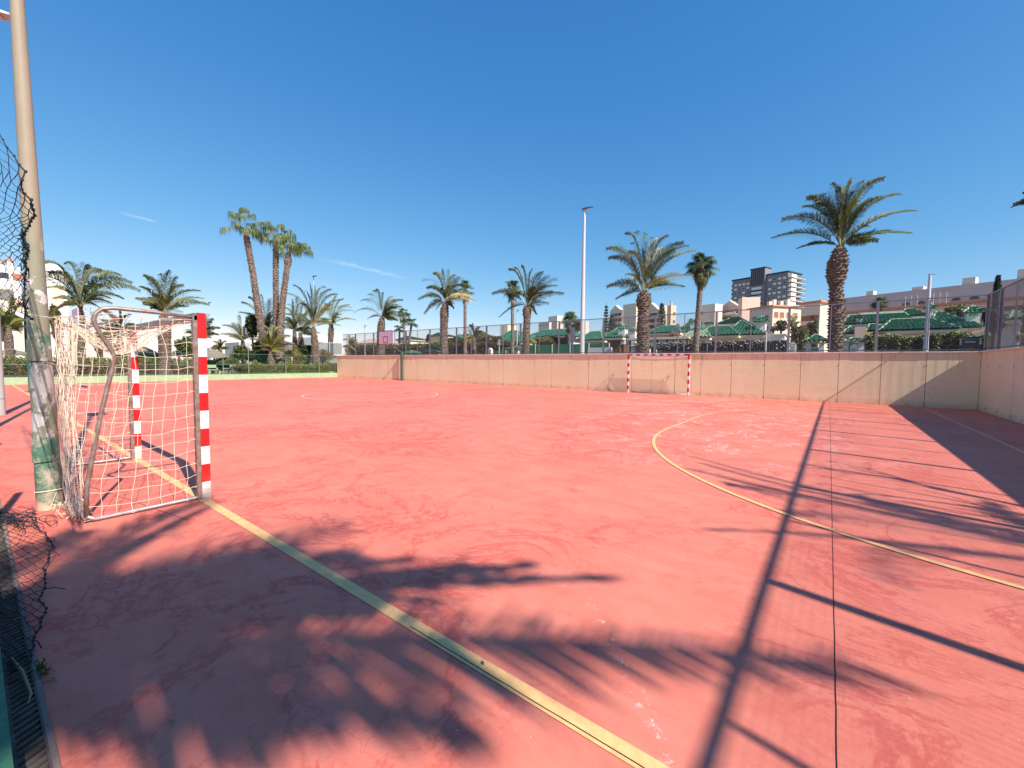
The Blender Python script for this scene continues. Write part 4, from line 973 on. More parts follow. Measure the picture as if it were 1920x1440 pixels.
hedge('tall dark hedge with dry golden side between the two villas', hx(1480, 40), hx(1512, 40), 40, 46, S, hz(1490, 618, 40), ['hedge_br', 'lf_yel', 'hedge'], 6, 5000, .10, HG, .2)
hedge('dark hedge behind the latticed gate', hx(1512, 43), hx(1530, 43), 43, 45, S, hz(1520, 600, 43), ['shrub_d', 'hedge'], 7, 2500, .10, HG, .3)
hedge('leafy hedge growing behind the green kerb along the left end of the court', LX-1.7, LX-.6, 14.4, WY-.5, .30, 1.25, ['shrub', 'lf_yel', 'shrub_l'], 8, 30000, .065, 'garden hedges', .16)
hedge('thin grey-green hedge behind the green kerb, seen through the near goal', LX-3.6, LX-2.6, -3.0, 11.5, .30, 1.5, ['pink_bush', 'shrub', 'shrub_l'], 9, 22000, .06, 'garden hedges', .12)
def bush_px(label, px, py, rx, rz, mats, seed, Y=None, X=None, n=900, s=.07, name='bush', cat='bush', group='shrubs', blobs=1):
    c = atX(px, py, X) if X else at(px, py, Y); r = rad(c, rx); zr = rad(c, rz); rnd = random.Random(seed)
    bl = [(c, (r*.75, r*.75, zr*.8))]+[(c+Vector((rnd.uniform(-.7, .7)*r, rnd.uniform(-.7, .7)*r, rnd.uniform(-.6, .6)*zr)), (r*.45, r*.45, zr*.4)) for _ in range(6)]
    zb = .30 if X else S
    return leafy(name, label, cat, (c.x, c.y, zb), bl, int(n*1.7), s, [m for m in mats], seed, group, trunk=[Vector((c.x, c.y, c.z-zr*.2))])
bush_px('bright yellow flowering bush left of the slim fan palm', 877, 636, 8, 9, ['yellow_bush'], 101, Y=34, n=700, s=.08)
bush_px('yellow flowering bush right behind the date palm with spiky fronds', 1000, 641, 6, 6, ['yellow_bush', 'lf_yel'], 102, Y=34.5, n=500, s=.08)
bush_px('dark green shrub under the flat-roofed wall, right of the chimney tower', 1465, 610, 9, 14, ['shrub_d', 'shrub'], 103, Y=42, n=1200)
bush_px('dry pinkish shrub in front of the far goal palm villa', 1263, 629, 10, 9, ['pink_bush'], 104, Y=38, n=900)
bush_px('pinkish dry shrub left of the dark shrub by the cream apartments', 1450, 617, 8, 7, ['pink_bush', 'shrub'], 105, Y=44, n=700)
bush_px('yellow-green palm-like shrub below the second green roof', 1025, 638, 14, 9, ['lf_yel', 'shrub'], 106, Y=35.2, n=900)
bush_px('olive shrub mass left of the first green villa', 905, 632, 16, 12, ['shrub', 'lf_yel'], 107, Y=40, n=1400, s=.1)
bush_px('dark tree standing between the villas right of the lamp mast', 1800, 585, 26, 22, ['shrub', 'shrub_d', 'shrub_l'], 108, Y=48, n=2600, s=.11, name='tree', cat='tree')
bush_px('dark thicket behind the right-hand mesh fence', 1866, 602, 22, 36, ['hedge_br', 'shrub_d'], 109, Y=29, n=5000, s=.08, name='tree', cat='tree')
bush_px('tangled dark shrub in front of the tiled roofs beyond the corner post', 1650, 632, 12, 14, ['hedge_br', 'shrub'], 110, Y=36, n=1200)
bush_px('green broad tree to the left of the two-roofed villa', 1083, 612, 14, 14, ['shrub_d', 'shrub'], 111, Y=60, n=1200, s=.12, name='tree', cat='tree')
# garden on the left
bush_px('dense dark-leaved tree left of the fan palm trio', 473, 612, 16, 26, ['shrub_d', 'shrub_d', 'shrub'], 121, X=-45, n=3600, s=.11, name='tree', cat='tree', group='garden shrubs')
bush_px('dark green bush below the dense tree', 482, 668, 26, 18, ['shrub_d', 'shrub'], 122, X=-43, n=2600, s=.09, group='garden shrubs')
bush_px('dark green bush right of the young yellow-green palm', 530, 672, 22, 18, ['shrub_d', 'shrub'], 123, X=-43, n=2600, s=.09, group='garden shrubs')
bush_px('rounded light green bush beside the thatched parasol', 432, 680, 24, 13, ['shrub_l', 'shrub'], 124, X=-43.5, n=2400, s=.08, group='garden shrubs')
bush_px('grey twiggy bush in front of the thatched parasol', 452, 690, 26, 9, ['pink_bush', 'shrub'], 125, X=-41.5, n=2000, s=.06, group='garden shrubs')
bush_px('tall green bush behind the crossbar shadow side of the near goal', 350, 650, 22, 28, ['shrub_d', 'shrub', 'shrub_l'], 126, X=-48, n=3200, s=.10, group='garden shrubs')
bush_px('dark bush seen low through the near goal net', 270, 672, 40, 14, ['shrub_d', 'shrub'], 127, X=-46, n=3000, s=.09, group='garden shrubs')
bush_px('yellow-green clipped bush left of the green square post', 22, 677, 30, 9, ['lf_yel', 'shrub'], 128, X=-47, n=2200, s=.08, group='garden shrubs')
bush_px('shrub low between peeling pole and near goal frame', 140, 680, 44, 12, ['shrub', 'pink_bush'], 129, X=-47, n=2600, s=.08, group='garden shrubs')
bush_px('climbing shrub with orange leaves on the white building at left', 104, 600, 14, 44, ['shrub', 'lf_yel', 'pink_bush'], 130, X=-58, n=2400, s=.12, group='garden shrubs')
bush_px('bushy tree in front of the white building at the left edge', 8, 600, 40, 26, ['shrub', 'shrub_l', 'shrub_d'], 131, X=-52, n=3600, s=.11, name='tree', cat='tree', group='garden shrubs')
bush_px('mottled bush behind the orange-leaved shrub', 190, 640, 30, 26, ['shrub', 'pink_bush', 'shrub_l'], 132, X=-54, n=2600, s=.1, group='garden shrubs')
P = atX(186, 690, -50); bare_tree('bare reddish tree with thin twigs between the drooping palm and the goal frame', (P.x, P.y, .3), 6.4, 6, 'pink_bush', leaves=1100, group='garden shrubs')
def yucca(label, px, py, X, seed, r=.8):
    c = atX(px, py, X); rnd = random.Random(seed); t = thing('yucca', label, 'plant', (c.x, c.y, .3), 'yuccas'); mb = MB(); st = MB()
    for k in range(6):
        h = c+Vector((rnd.uniform(-.5, .5), rnd.uniform(-.5, .5), rnd.uniform(-.9, .5))); st.tube([(c.x, c.y, .3), h], .06, 5)
        for q in range(46):
            d = Vector((rnd.gauss(0, 1), rnd.gauss(0, 1), rnd.gauss(.5, .8))).normalized(); e = h+d*rnd.uniform(.35, .6); wv = d.orthogonal().normalized()*.022
            i = len(mb.v); mb.v += [tuple(h-wv), tuple(h+wv), tuple(e)]; mb.f.append((i, i+1, i+2)); mb.m.append(q % 2)
    mb.build('foliage', [MAT['lf_yel'], MAT['shrub_l']], t); st.build('stems', MAT['timber'], t)
bush_px('large dark green shrub mass between the fan palm trunks and the young palm', 505, 655, 30, 22, ['shrub_d', 'shrub', 'shrub'], 141, X=-44.5, n=3600, s=.10, group='garden shrubs')
bush_px('mid green shrub filling the gap left of the fan palm trunks', 455, 662, 22, 18, ['shrub', 'shrub_l', 'shrub_d'], 142, X=-44, n=2600, s=.09, group='garden shrubs')
bush_px('olive shrub in front of the grey wall, right of the upright date palm', 612, 688, 22, 9, ['shrub', 'lf_yel', 'pink_bush'], 143, X=-42.2, n=2200, s=.07, group='garden shrubs')
bush_px('twiggy grey shrub climbing the mesh screen', 610, 665, 20, 12, ['pink_bush', 'shrub'], 144, X=-43.2, n=700, s=.06, group='garden shrubs')
bush_px('dark shrub under the pair of date palms', 566, 660, 26, 16, ['shrub_d', 'shrub'], 145, X=-43.4, n=2600, s=.09, group='garden shrubs')
bush_px('leafy shrub right behind the right post of the near goal', 398, 684, 16, 12, ['shrub', 'shrub_l'], 146, X=-45, n=1800, s=.08, group='garden shrubs')
yucca('tall yellow-green yucca under the pair of date palms', 551, 662, -41.5, 1); yucca('lower yucca to the right of the tall one', 566, 678, -41.2, 2)
def conifer(label, px, pyb, pyt, hw, Y, seed, narrow=False):
    a = at(px, pyt, Y); zb = S; H = a.z-zb; r = rad(a, hw); rnd = random.Random(seed)
    t = thing('conifer', label, 'tree', (a.x, a.y, zb), 'conifers'); mb = MB(); mb.tube([(a.x, a.y, zb), (a.x, a.y, a.z)], [.25, .03], 6); mb.build('trunk', MAT['timber'], t)
    mb = MB()
    if narrow:
        for k in range(3800):
            q = rnd.random(); rr_ = r*(math.sin(PI*min(1, (1-q)**.8*.9+.08)))*rnd.random()**.4; an = rnd.uniform(0, 2*PI)
            leaf(mb, Vector((a.x+rr_*math.cos(an), a.y+rr_*math.sin(an), zb+.6+(H-.6)*q)), .10*rnd.uniform(.7, 1.4), rnd)
    else:
        L = 18
        for k in range(L):
            z = zb+H*(.12+.86*k/L); rl = r*(1-.88*k/L)*1.05
            for b in range(9):
                an = 2*PI*b/9+k*.7
                for q in range(13):
                    s = q/12; leaf(mb, Vector((a.x+rl*s*math.cos(an)+rnd.gauss(0, .05), a.y+rl*s*math.sin(an)+rnd.gauss(0, .05), z+.22*rl*s*s+rnd.gauss(0, .06))), .16*rnd.uniform(.7, 1.3), rnd)
    mb.build('foliage', MAT['conifer'], t)
conifer('tall tiered conifer left of the apartment block with blank gable', 1137, 640, 568, 12, 70, 1)
conifer('tiered conifer touching the balconies, just right of the tall tiered one', 1148, 640, 590, 8, 72, 2, True)
conifer('dense conifer column in front of the beige apartment block', 1241, 640, 569, 8.5, 68, 3, True)
conifer('pointed cypress above the roof at the far right', 1872, 640, 517, 8, 42, 4, True)
bush_px('small pointed dark cypress behind the green hut roof', 738+64, 634, 4, 8, ['shrub_d'], 133, Y=60, n=500, s=.12, name='tree', cat='tree')

# ================================================================== VILLAS ACROSS THE STREET
def tiled(mb, E0, E1, R0, R1, m=0, cw=.26, rh=.36):
    U = (E1-E0); L = U.length; U = U/L; a = (R0-E0).dot(U); b = L-(R1-E0).dot(U)
    V = (R0-E0)-U*a; H = V.length; V = V/H; N = U.cross(V)
    if N.z < 0: N = -N
    nc = max(2, round(L/cw)); nr = max(1, round(H/rh)); S_ = 6
    def vmax(u):
        q = 1.0
        if a > 1e-3: q = min(q, u/a)
        if b > 1e-3: q = min(q, (L-u)/b)
        return max(0, q)*H
    cols = []
    for c in range(nc*S_+1):
        u = L*c/(nc*S_); hm = vmax(u); ph = .075*abs(math.sin(PI*c/S_)); col = []
        for r_ in range(nr):
            for q, lift in ((r_/nr*H, .06), ((r_+1)/nr*H-.001, 0)):
                v = min(q, hm); col.append(tuple(E0+U*u+V*v+N*(ph+lift)))
        cols.append(col)
    i0 = len(mb.v); n = nr*2
    for c in cols: mb.v += c
    for c in range(nc*S_):
        u = L*(c+.5)/(nc*S_); hm = vmax(u)
        for r_ in range(n-1):
            if (r_//2)/nr*H > hm+H/nr: break
            mb.f.append((i0+c*n+r_, i0+(c+1)*n+r_, i0+(c+1)*n+r_+1, i0+c*n+r_+1)); mb.m.append(m)
def hip(x0, x1, y0, y1, z0, z1, a, b, parent, tile='tile', cw=.26, ridge=True, rs=.055, yr=None):
    ym = yr if yr is not None else (y0+y1)/2
    A, B, C, D = Vector((x0, y0, z0)), Vector((x1, y0, z0)), Vector((x1, y1, z0)), Vector((x0, y1, z0))
    P, Q = Vector((x0+a, ym, z1)), Vector((x1-b, ym, z1))
    mb = MB(); tiled(mb, A, B, P, Q, 0, cw); tiled(mb, B, C, Q, Q, 0, cw); tiled(mb, C, D, Q, P, 0, cw); tiled(mb, D, A, P, P, 0, cw)
    mb.face([A-Vector((0, 0, .02)), D-Vector((0, 0, .02)), C-Vector((0, 0, .02)), B-Vector((0, 0, .02))], 1)
    o = mb.build('roof', [MAT[tile], MAT['stucco_c']], parent)
    if ridge:
        mb = MB(); e = Vector((0, 0, .05))
        for s, q in ((A, P), (B, Q), (C, Q), (D, P), (P, Q)):
            if (q-s).length > .2: mb.tube([s+e, q+e], rs, 6)
        mb.build('ridge_tiles', MAT['tile_ridge'], parent)
    return o
def chimney(px, pyap, pybr, pyb, hwr, hww, Y, parent, tile='tile'):
    # little white tower with a pyramid tile hat; px centre, rows of apex, roof edge and bottom, half widths of roof and body
    c = at(px, pybr, Y); r = rad(c, hwr); w_ = rad(c, hww); za = hz(px, pyap, Y); zb = hz(px, pyb, Y); t = parent
    mb = MB(); mb.box((c.x-w_, Y-w_, zb-.6), (c.x+w_, Y+w_, c.z-.16)); k = w_*.8
    for sx in (-1, 1):
        for sy in (-1, 1): mb.box((c.x+sx*w_*.8-.07, Y+sy*w_*.8-.07, c.z-.16), (c.x+sx*w_*.8+.07, Y+sy*w_*.8+.07, c.z-.02))
    body = mb.build('chimney', MAT['stucco'], t)
    A = [Vector((c.x+sx*r, Y+sy*r, c.z)) for sx, sy in ((-1, -1), (1, -1), (1, 1), (-1, 1))]; ap = Vector((c.x, Y, za)); mb = MB()
    for k in range(4): tiled(mb, A[k], A[(k+1) % 4], ap, ap, 0, .2, .25)
    mb.face([A[0], A[3], A[2], A[1]], 1)
    for k in range(4): mb.tube([A[k]+Vector((0, 0, .03)), ap+Vector((0, 0, .04))], .035, 5, 1)
    mb.build('chimney_hat', [MAT[tile], MAT['tile_ridge']], body)
def villa(label, ex0, ex1, ey, rx0, rx1, ry, Y, dy, wmat='stucco', tile='tile', band=True, dw=.5, name='villa', cw=.26):
    x0 = at(ex0, ey, Y).x; x1 = at(ex1, ey, Y).x; z0 = at((ex0+ex1)/2, ey, Y).z; Yr = Y+dy/2
    p0 = at(rx0, ry, Yr); p1 = at(rx1, ry, Yr); z1 = p0.z
    a = max(.3, p0.x-x0); b = max(.3, x1-p1.x)
    if a+b > x1-x0: k = (x1-x0)/(a+b); a *= k; b *= k
    t = thing(name, label, 'house', ((x0+x1)/2, Y+dy/2, S), 'green-roofed villas')
    hip(x0, x1, Y, Y+dy, z0, z1, a, b, t, tile, cw)
    mb = MB(); mb.box((x0+dw, Y+dw, S-.2), (x1-dw, Y+dy-dw, z0-.03), 0); mb.build('wall', MAT[wmat], t)
    mb = MB(); mb.box((x0+.03, Y+.03, z0-.20), (x1-.03, Y+dy-.03, z0-.025)); mb.build('eaves', MAT['stucco_c'], t)
    return t, x0, x1, z0
def win(parent, x0, x1, z0, z1, Y, glass='window', frame='stucco'):
    mb = MB(); f = .05; mb.box((x0, Y-.03, z0), (x1, Y+.02, z1), 0); 
    o = mb.build('window', MAT[frame], parent); mb = MB(); mb.box((x0+f, Y-.036, z0+f), (x1-f, Y-.0305, z1-f)); mb.build('pane', MAT[glass], o)
# right group
t, a, b, z = villa('villa with a wide green hip roof behind the dark hedge at right', 1648, 1802, 618.5, 1672, 1742, 600, 36, 7, 'stucco_c', cw=.24)
t, a, b, z = villa('villa with a tall pointed green roof and two hatted chimneys, before the corner post', 1742, 1850, 615, 1755, 1760, 585, 38.5, 9, 'stucco_p', cw=.24)
chimney(1823, 573.5, 588, 606, 18, 13, 40, t); chimney(1744, 569, 579, 592, 10, 6, 42, t)
t, a, b, z = villa('villa with a long green roof under a white parapet, behind the wide hip roof', 1578, 1716, 606, 1592, 1700, 592, 44, 6, 'stucco_p', cw=.24)
chimney(1611, 588, 597, 604, 8, 5, 44.6, t, 'tile_dark')
mb = MB(); p = at(1614, 589.5, 47); q = at(1694, 587, 47); mb.box((p.x, 47, p.z-.5), (q.x, 47.3, p.z+.15)); mb.build('parapet', MAT['stucco'], t)
t, a, b, z = villa('small dark green hip roof peeping up behind the long-roofed villa', 1690, 1742, 592, 1697, 1712, 580, 50, 6, 'stucco_p')
t, a, b, z = villa('pink-walled annex with a small green lean-to roof right of the big palm trunk', 1576, 1603, 626, 1600, 1602, 612, 40, 3, 'stucco_p')
mb = MB(); p = at(1602, 640, 39.5); q = at(1625, 612, 39.5); mb.box((p.x, 39.5, S), (q.x, 42, q.z)); mb.build('wing', MAT['stucco_p'], t)
t, a, b, z = villa('house corner with a green roof between the pink wing and the wide hip roof', 1624, 1660, 621, 1626, 1650, 609, 41, 5, 'stucco_p')
t, a, b, z = villa('villa half hidden behind the mesh of the right-hand fence', 1893, 1945, 598, 1905, 1930, 584, 33, 5, 'stucco', 'tile_ridge')
# middle group
t, a, b, z = villa('villa with pointed green roof and square white chimney tower behind the black screen fence', 1356, 1436, 628, 1389, 1392, 602, 37, 8, 'stucco', cw=.24)
chimney(1427.5, 593, 604, 627, 13.5, 9, 38.5, t)
for u in (.50,): win(t, a+(b-a)*u, a+(b-a)*u+.7, z-1.1, z-.35, 37.5, 'shutter_br')
t, a, b, z = villa('villa with a long low green roof left of the square chimney tower', 1308, 1386, 629, 1324, 1366, 613.5, 36.2, 6, 'stucco_c', cw=.24)
mb = MB(); k = 0
while k < 14: mb.box((a+.9+k*.42, 36.65, z-.62), (a+1.18+k*.42, 36.69, z-.45)); k += 1
mb.build('wall_pattern', MAT['window'], t)
t, a, b, z = villa('dark green roof behind the pointed villa roof', 1345, 1402, 606, 1374, 1384, 595, 46, 8, 'stucco_g', 'tile_dark')
chimney(1329, 603.5, 608, 614, 8, 5, 44, t, 'tile_dark')
t, a, b, z = villa('villa with a straight long green roof right behind the far goal palm', 1212, 1276, 624, 1216, 1270, 613, 41, 7, 'stucco', cw=.24)
t, a, b, z = villa('villa with a steep green roof left of the shaggy fan palm', 1266, 1314, 622, 1290, 1294, 602, 42, 8, 'stucco', cw=.24)
chimney(1300, 598, 604, 616, 6, 5, 43, t)
t, a, b, z = villa('pavilion with yellow-green tiles and white columns under the steep roof', 1272, 1332, 633, 1296, 1325, 622, 35.6, 4, 'stucco', 'tile_ridge')
t, a, b, z = villa('villa with a pointed green roof and timber porch left of the far goal palm', 1128, 1168, 633, 1144, 1148, 614, 37, 8, 'timber', cw=.24)
chimney(1168, 607.5, 617, 634, 6.5, 7, 38, t); chimney(1188, 614, 621, 636, 6, 5, 38, t)
t, a, b, z = villa('villa with a low green roof and pink fascia right of the tall mast', 1077, 1130, 638, 1083, 1126, 623.5, 36, 6, 'stucco_c', cw=.24)
t, a, b, z = villa('villa with a broad green roof partly hidden by the palm with spiky fronds', 984, 1064, 631, 1003, 1056, 620, 44, 8, 'stucco', cw=.26)
t, a, b, z = villa('pale-green roofed villa left of the slim fan palm behind the spiky date palm', 910, 976, 643, 938, 972, 622, 38, 9, 'stucco', cw=.24)
mb = MB(); p = at(938, 622, 46); q = at(952, 609, 46); mb.box((p.x, 46, p.z-.8), (q.x, 48, q.z)); mb.build('chimney', MAT['stucco_c'], t)
t, a, b, z = villa('distant low villa with a green roof left of the full date palm', 790, 832, 649, 802, 830, 639, 42, 7, 'stucco', cw=.3)
t, a, b, z = villa('distant villa with a dark gable right of the full date palm', 838, 866, 640, 850, 856, 627, 60, 7, 'stucco', cw=.3)
t, a, b, z = villa('far house with a pinkish wall and dark gable left of the full date palm', 802, 828, 631, 812, 818, 624, 70, 7, 'stucco_p', 'tile_dark', cw=.4)
t, a, b, z = villa('far house with a grey roof left of the lilac backboard', 664, 710, 644, 676, 704, 637, 60, 8, 'stucco_p', 'mauve_roof', cw=.5)
t, a, b, z = villa('far white house between the backboard and the small fan palms', 740, 768, 637, 746, 764, 631, 70, 8, 'stucco', 'tile_dark', cw=.5)
# flat-roofed white garage wall
t = thing('garage', 'flat-roofed white building end right of the square chimney tower', 'building', at(1450, 640, 38), 'green-roofed villas')
p = at(1434, 629, 38); q = at(1471, 640, 38); mb = MB(); mb.box((p.x, 38, S), (q.x, 42, p.z)); mb.build('wall', MAT['stucco'], t)
mb = MB(); mb.box((p.x-.1, 37.9, p.z+.002), (q.x+.1, 42.1, p.z+.10)); mb.build('roof_slab', MAT['stucco_g'], t)
t = thing('garage', 'low flat canopy with a yellow-brown fascia beside the far goal palm', 'building', at(1190, 640, 35.2), 'green-roofed villas')
p = at(1176, 634, 35.2); q = at(1292, 637, 35.2); mb = MB(); mb.box((p.x, 35.2, p.z-.18), (q.x, 38.0, p.z)); mb.build('roof_slab', MAT['stucco_c'], t)
mb = MB()
for k in range(7): xx = p.x+.2+(q.x-p.x-.4)*k/6; mb.box((xx-.06, 35.35, S), (xx+.06, 35.47, p.z-.181))
mb.build('columns', MAT['timber'], t)
# gate huts with little tiled roofs
def hut(label, ex0, ex1, ey, ax, ay, pyb, Y, dy=1.6, lat=None, wall=True, hw=.12, cw=.24):
    x0 = at(ex0, ey, Y).x; x1 = at(ex1, ey, Y).x; z0 = at((ex0+ex1)/2, ey, Y).z; zr = hz(ax, ay, Y+dy/2)
    t = thing('gate_hut', label, 'gate hut', ((x0+x1)/2, Y+dy/2, S), 'tiled gate huts along the street')
    k = min((x1-x0)/2.02, dy/2); hip(x0, x1, Y, Y+dy, z0, max(zr, z0+.25), k, k, t, 'tile', cw, True, .035)
    mb = MB()
    for sx in (x0+.28, x1-.28):
        for sy in (Y+.28, Y+dy-.28): mb = MB(); mb.box((sx-hw, sy-hw, S), (sx+hw, sy+hw, z0-.03)); mb.build('pillar', MAT['stucco'], t)
    if lat:
        mb = MB(); xa, xb, za, zb = x0+.28+hw, x1-.28-hw, S, z0-.35; yy = Y+.28
        n = int((xb-xa)/.22); rows = 4; hgt = min(.95, (zb-za))
        for k in range(n+1): mb.box((xa+(xb-xa)*k/n-.045, yy-.04, zb-hgt), (xa+(xb-xa)*k/n+.045, yy+.04, zb))
        for k in range(rows+1): mb.box((xa, yy-.0398, zb-hgt+hgt*k/rows-.045), (xb, yy+.0398, zb-hgt+hgt*k/rows+.045))
        mb.build('lattice', MAT['stucco'], t)
        mb = MB(); mb.box((xa, yy+.3, S), (xb, yy+.34, zb)); mb.build('gate', MAT['window'], t)
    return t
hut('green-tiled gate hut with a white lattice wall left of the big palm trunk', 1505, 1552, 641, 1530, 628, 657, 30.0, 2.4, lat=True)
hut('green-tiled gate hut on white pillars right of the big palm trunk', 1574, 1628, 642, 1600, 634, 657, 29.0, 1.6)
hut('small tiled gate hut hidden behind the far goal palm trunk', 1179, 1221, 651, 1200, 643, 660, 31, 2.0)
hut('small tiled gate hut right of the triangular road sign', 944, 972, 655, 958, 650, 661, 31.5, 1.8)
hut('tiny tiled gate hut right of the basketball post', 783, 806, 661, 795, 655, 664, 31.5, 2.0)
hut('tiny tiled gate hut just behind the basketball arm', 750, 770, 663, 760, 658, 665, 31.5, 1.8)
def pillar(label, px, pyt, hw, Y):
    c = at(px, pyt, Y); w_ = rad(c, hw); t = thing('meter_pillar', label, 'pillar', (c.x, c.y, S), 'white meter pillars'); mb = MB()
    zr = c.z-w_*.9; mb.box((c.x-w_, Y-w_*.7, S), (c.x+w_, Y+w_*.7, zr)); mb.build('body', MAT['stucco'], t)
    mb = MB(); mb.box((c.x-w_*.6, Y-w_*.7-.012, zr-.62), (c.x+w_*.6, Y-w_*.7-.002, zr-.1)); mb.build('door', MAT['sign_grey'], t)
    mb = MB(); k = w_*1.12; y0, y1 = Y-w_*.8, Y+w_*.8
    mb.face([(c.x-k, y0, zr), (c.x+k, y0, zr), (c.x, y0, c.z)]); mb.face([(c.x+k, y1, zr), (c.x-k, y1, zr), (c.x, y1, c.z)])
    mb.face([(c.x-k, y0, zr+.002), (c.x, y0, c.z), (c.x, y1, c.z), (c.x-k, y1, zr+.002)]); mb.face([(c.x+k, y0, zr+.002), (c.x+k, y1, zr+.002), (c.x, y1, c.z), (c.x, y0, c.z)])
    mb.face([(c.x-k, y0, zr+.001), (c.x-k, y1, zr+.001), (c.x+k, y1, zr+.001), (c.x+k, y0, zr+.001)]); mb.build('roof', MAT['stucco'], t)
pillar('white gabled meter pillar beside the thick fence post', 1487.5, 641, 5.6, 27.5)
pillar('white gabled meter pillar left of the triangular road sign', 919.5, 652.5, 4, 30)
pillar('white-topped meter pillar right of the small gate hut by the far goal palm', 1601, 645, 6.5, 28.4)
# green panel fence and black screen fence with pale creepers
def panels(name, label, px0, px1, py, Y, m, step=1.9, cat='fence', group=None):
    x0 = hx(px0, Y); x1 = hx(px1, Y); z1 = hz((px0+px1)/2, py, Y); t = thing(name, label, cat, (x0, Y, S), group)
    n = max(1, round((x1-x0)/step)); mb = MB(); ps = MB()
    for k in range(n):
        a_, b_ = x0+(x1-x0)*k/n, x0+(x1-x0)*(k+1)/n
        q = a_+.04
        while q < b_-.04: mb.box((q, Y+.012*(int(q*9) % 2), S), (min(q+.10, b_-.04), Y+.02+.012*(int(q*9) % 2), z1)); q += .105
    for k in range(n+1): a_ = x0+(x1-x0)*k/n; ps.box((a_-.035, Y-.03, S), (a_+.035, Y+.04, z1+.03))
    mb.build('panels', m, t); ps.build('posts', MAT['stucco'] if m is MAT['green_panel'] else MAT['lamp_dark'], t); return t
panels('panel_fence', 'bright green panel fence across the street, either side of the tall mast', 974, 1142, 645.5, 34.2, MAT['green_panel'])
panels('panel_fence', 'low green panel fence behind the triangular road sign', 922, 948, 657, 33.2, MAT['green_panel'])
t = panels('screen_fence', 'black screened fence with pale creeper leaves along its top, between the two palms', 1216, 1474, 641, 33.8, MAT['black_fabric'], 2.4)
rnd = random.Random(4); mb = MB(); x0 = hx(1216, 33.8); x1 = hx(1474, 33.8); z1 = hz(1340, 641, 33.8)
for k in range(420):
    x = rnd.uniform(x0, x1); c = math.sin(x*3.1)+math.sin(x*7.7)
    z = z1+.02-abs(rnd.gauss(0, .13)) if c > -.3 else z1-abs(rnd.gauss(0, .35)); leaf(mb, Vector((x, 33.72-rnd.random()*.06, z)), .05*rnd.uniform(.6, 1.5), rnd)
mb.build('creeper', MAT['vine_pale'], t)
mb = MB(); p = at(1102, 652, 33.4); q = at(1145, 658, 33.4); mb.box((p.x, 33.4, S), (q.x, 33.7, p.z)); tag(mb.build('low_wall', MAT['stucco']), 'low white garden wall at the right end of the green panel fence', 'wall')
# road signs seen from behind
def sign_px(label, px, pyt, pyb, hw, Y, shape):
    c = at(px, pyt, Y); w_ = rad(c, hw); zb = hz(px, pyb, Y); t = thing('road_sign', label, 'road sign', (c.x, Y, S), 'road signs seen from behind')
    mb = MB(); mb.tube([(c.x, Y+.04, S), (c.x, Y+.04, c.z)], .035, 8); mb.build('post', MAT['galv'], t)
    mb = MB()
    if shape == 'tri':
        P3 = [(c.x-w_, zb), (c.x+w_, zb), (c.x, c.z)]; mb.face([(x, Y-.01, z) for x, z in P3]); mb.face([(x, Y, z) for x, z in P3][::-1])
        for k in range(3): (xa, za), (xb, zc) = P3[k], P3[(k+1) % 3]; mb.face([(xa, Y-.01, za), (xa, Y, za), (xb, Y, zc), (xb, Y-.01, zc)])
    else: mb.box((c.x-w_, Y-.02, zb), (c.x+w_, Y, c.z))
    mb.build('plate', MAT['sign_grey'] if shape != 'tri' else MAT['white'], t)
sign_px('triangular road sign seen from behind, left of the small gate hut', 935.5, 637, 646.5, 4.2, 27, 'tri')
sign_px('tall grey rectangular sign left of the tall mast', 1074, 614, 642, 5, 25.5, 'r')
sign_px('narrow grey sign right of the far goal palm', 1271, 607, 623, 3.4, 26, 'r')
sign_px('plain short pole sign left of the thick fence post by the shaggy fan palm', 1327, 622, 626, 1.6, 26, 'r')
sign_px('plain short pole sign in front of the square chimney villa', 1437, 619, 623, 1.8, 26, 'r')

# ================================================================== APARTMENT BLOCKS
def rotframe(phi):
    c, s = math.cos(R(phi)), math.sin(R(phi)); return Vector((-c, s, 0)), Vector((-s, -c, 0)), Vector((s, c, 0)), Vector((c, -s, 0))
def along(C, e, px):                                 # distance along e from C where the sight line through px is met
    d = ray(px, 600); a, b = d.x, d.y; den = e.x*b-e.y*a; return -(C.x*b-C.y*a)/den
def block(label, cpx, pxl, pxr, pyt, Y, phi, m='stucco_c', name='apartment_block', group='apartment blocks on the hill', top=None):
    C = at(cpx, pyt, Y); H = C.z; C0 = Vector((C.x, C.y, 0)); eL, nL, eR, nR = rotframe(phi)
    wl = abs(along(C0, eL, pxl)); wr = abs(along(C0, eR, pxr)) if pxr is not None else 8
    t = thing(name, label, 'apartment block', (C.x, C.y, S), group)
    mb = MB(); P = [C0, C0+eR*wr, C0+eR*wr+eL*wl, C0+eL*wl]
    lo = [Vector((p.x, p.y, S)) for p in P]; hi = [Vector((p.x, p.y, H)) for p in P]
    for k in range(4): mb.face([lo[k], lo[(k+1) % 4], hi[(k+1) % 4], hi[k]])
    mb.face(hi); mb.build('wall', MAT[m], t)
    return dict(t=t, C=C0, H=H, eL=eL, nL=nL, eR=eR, nR=nR, wl=wl, wr=wr)
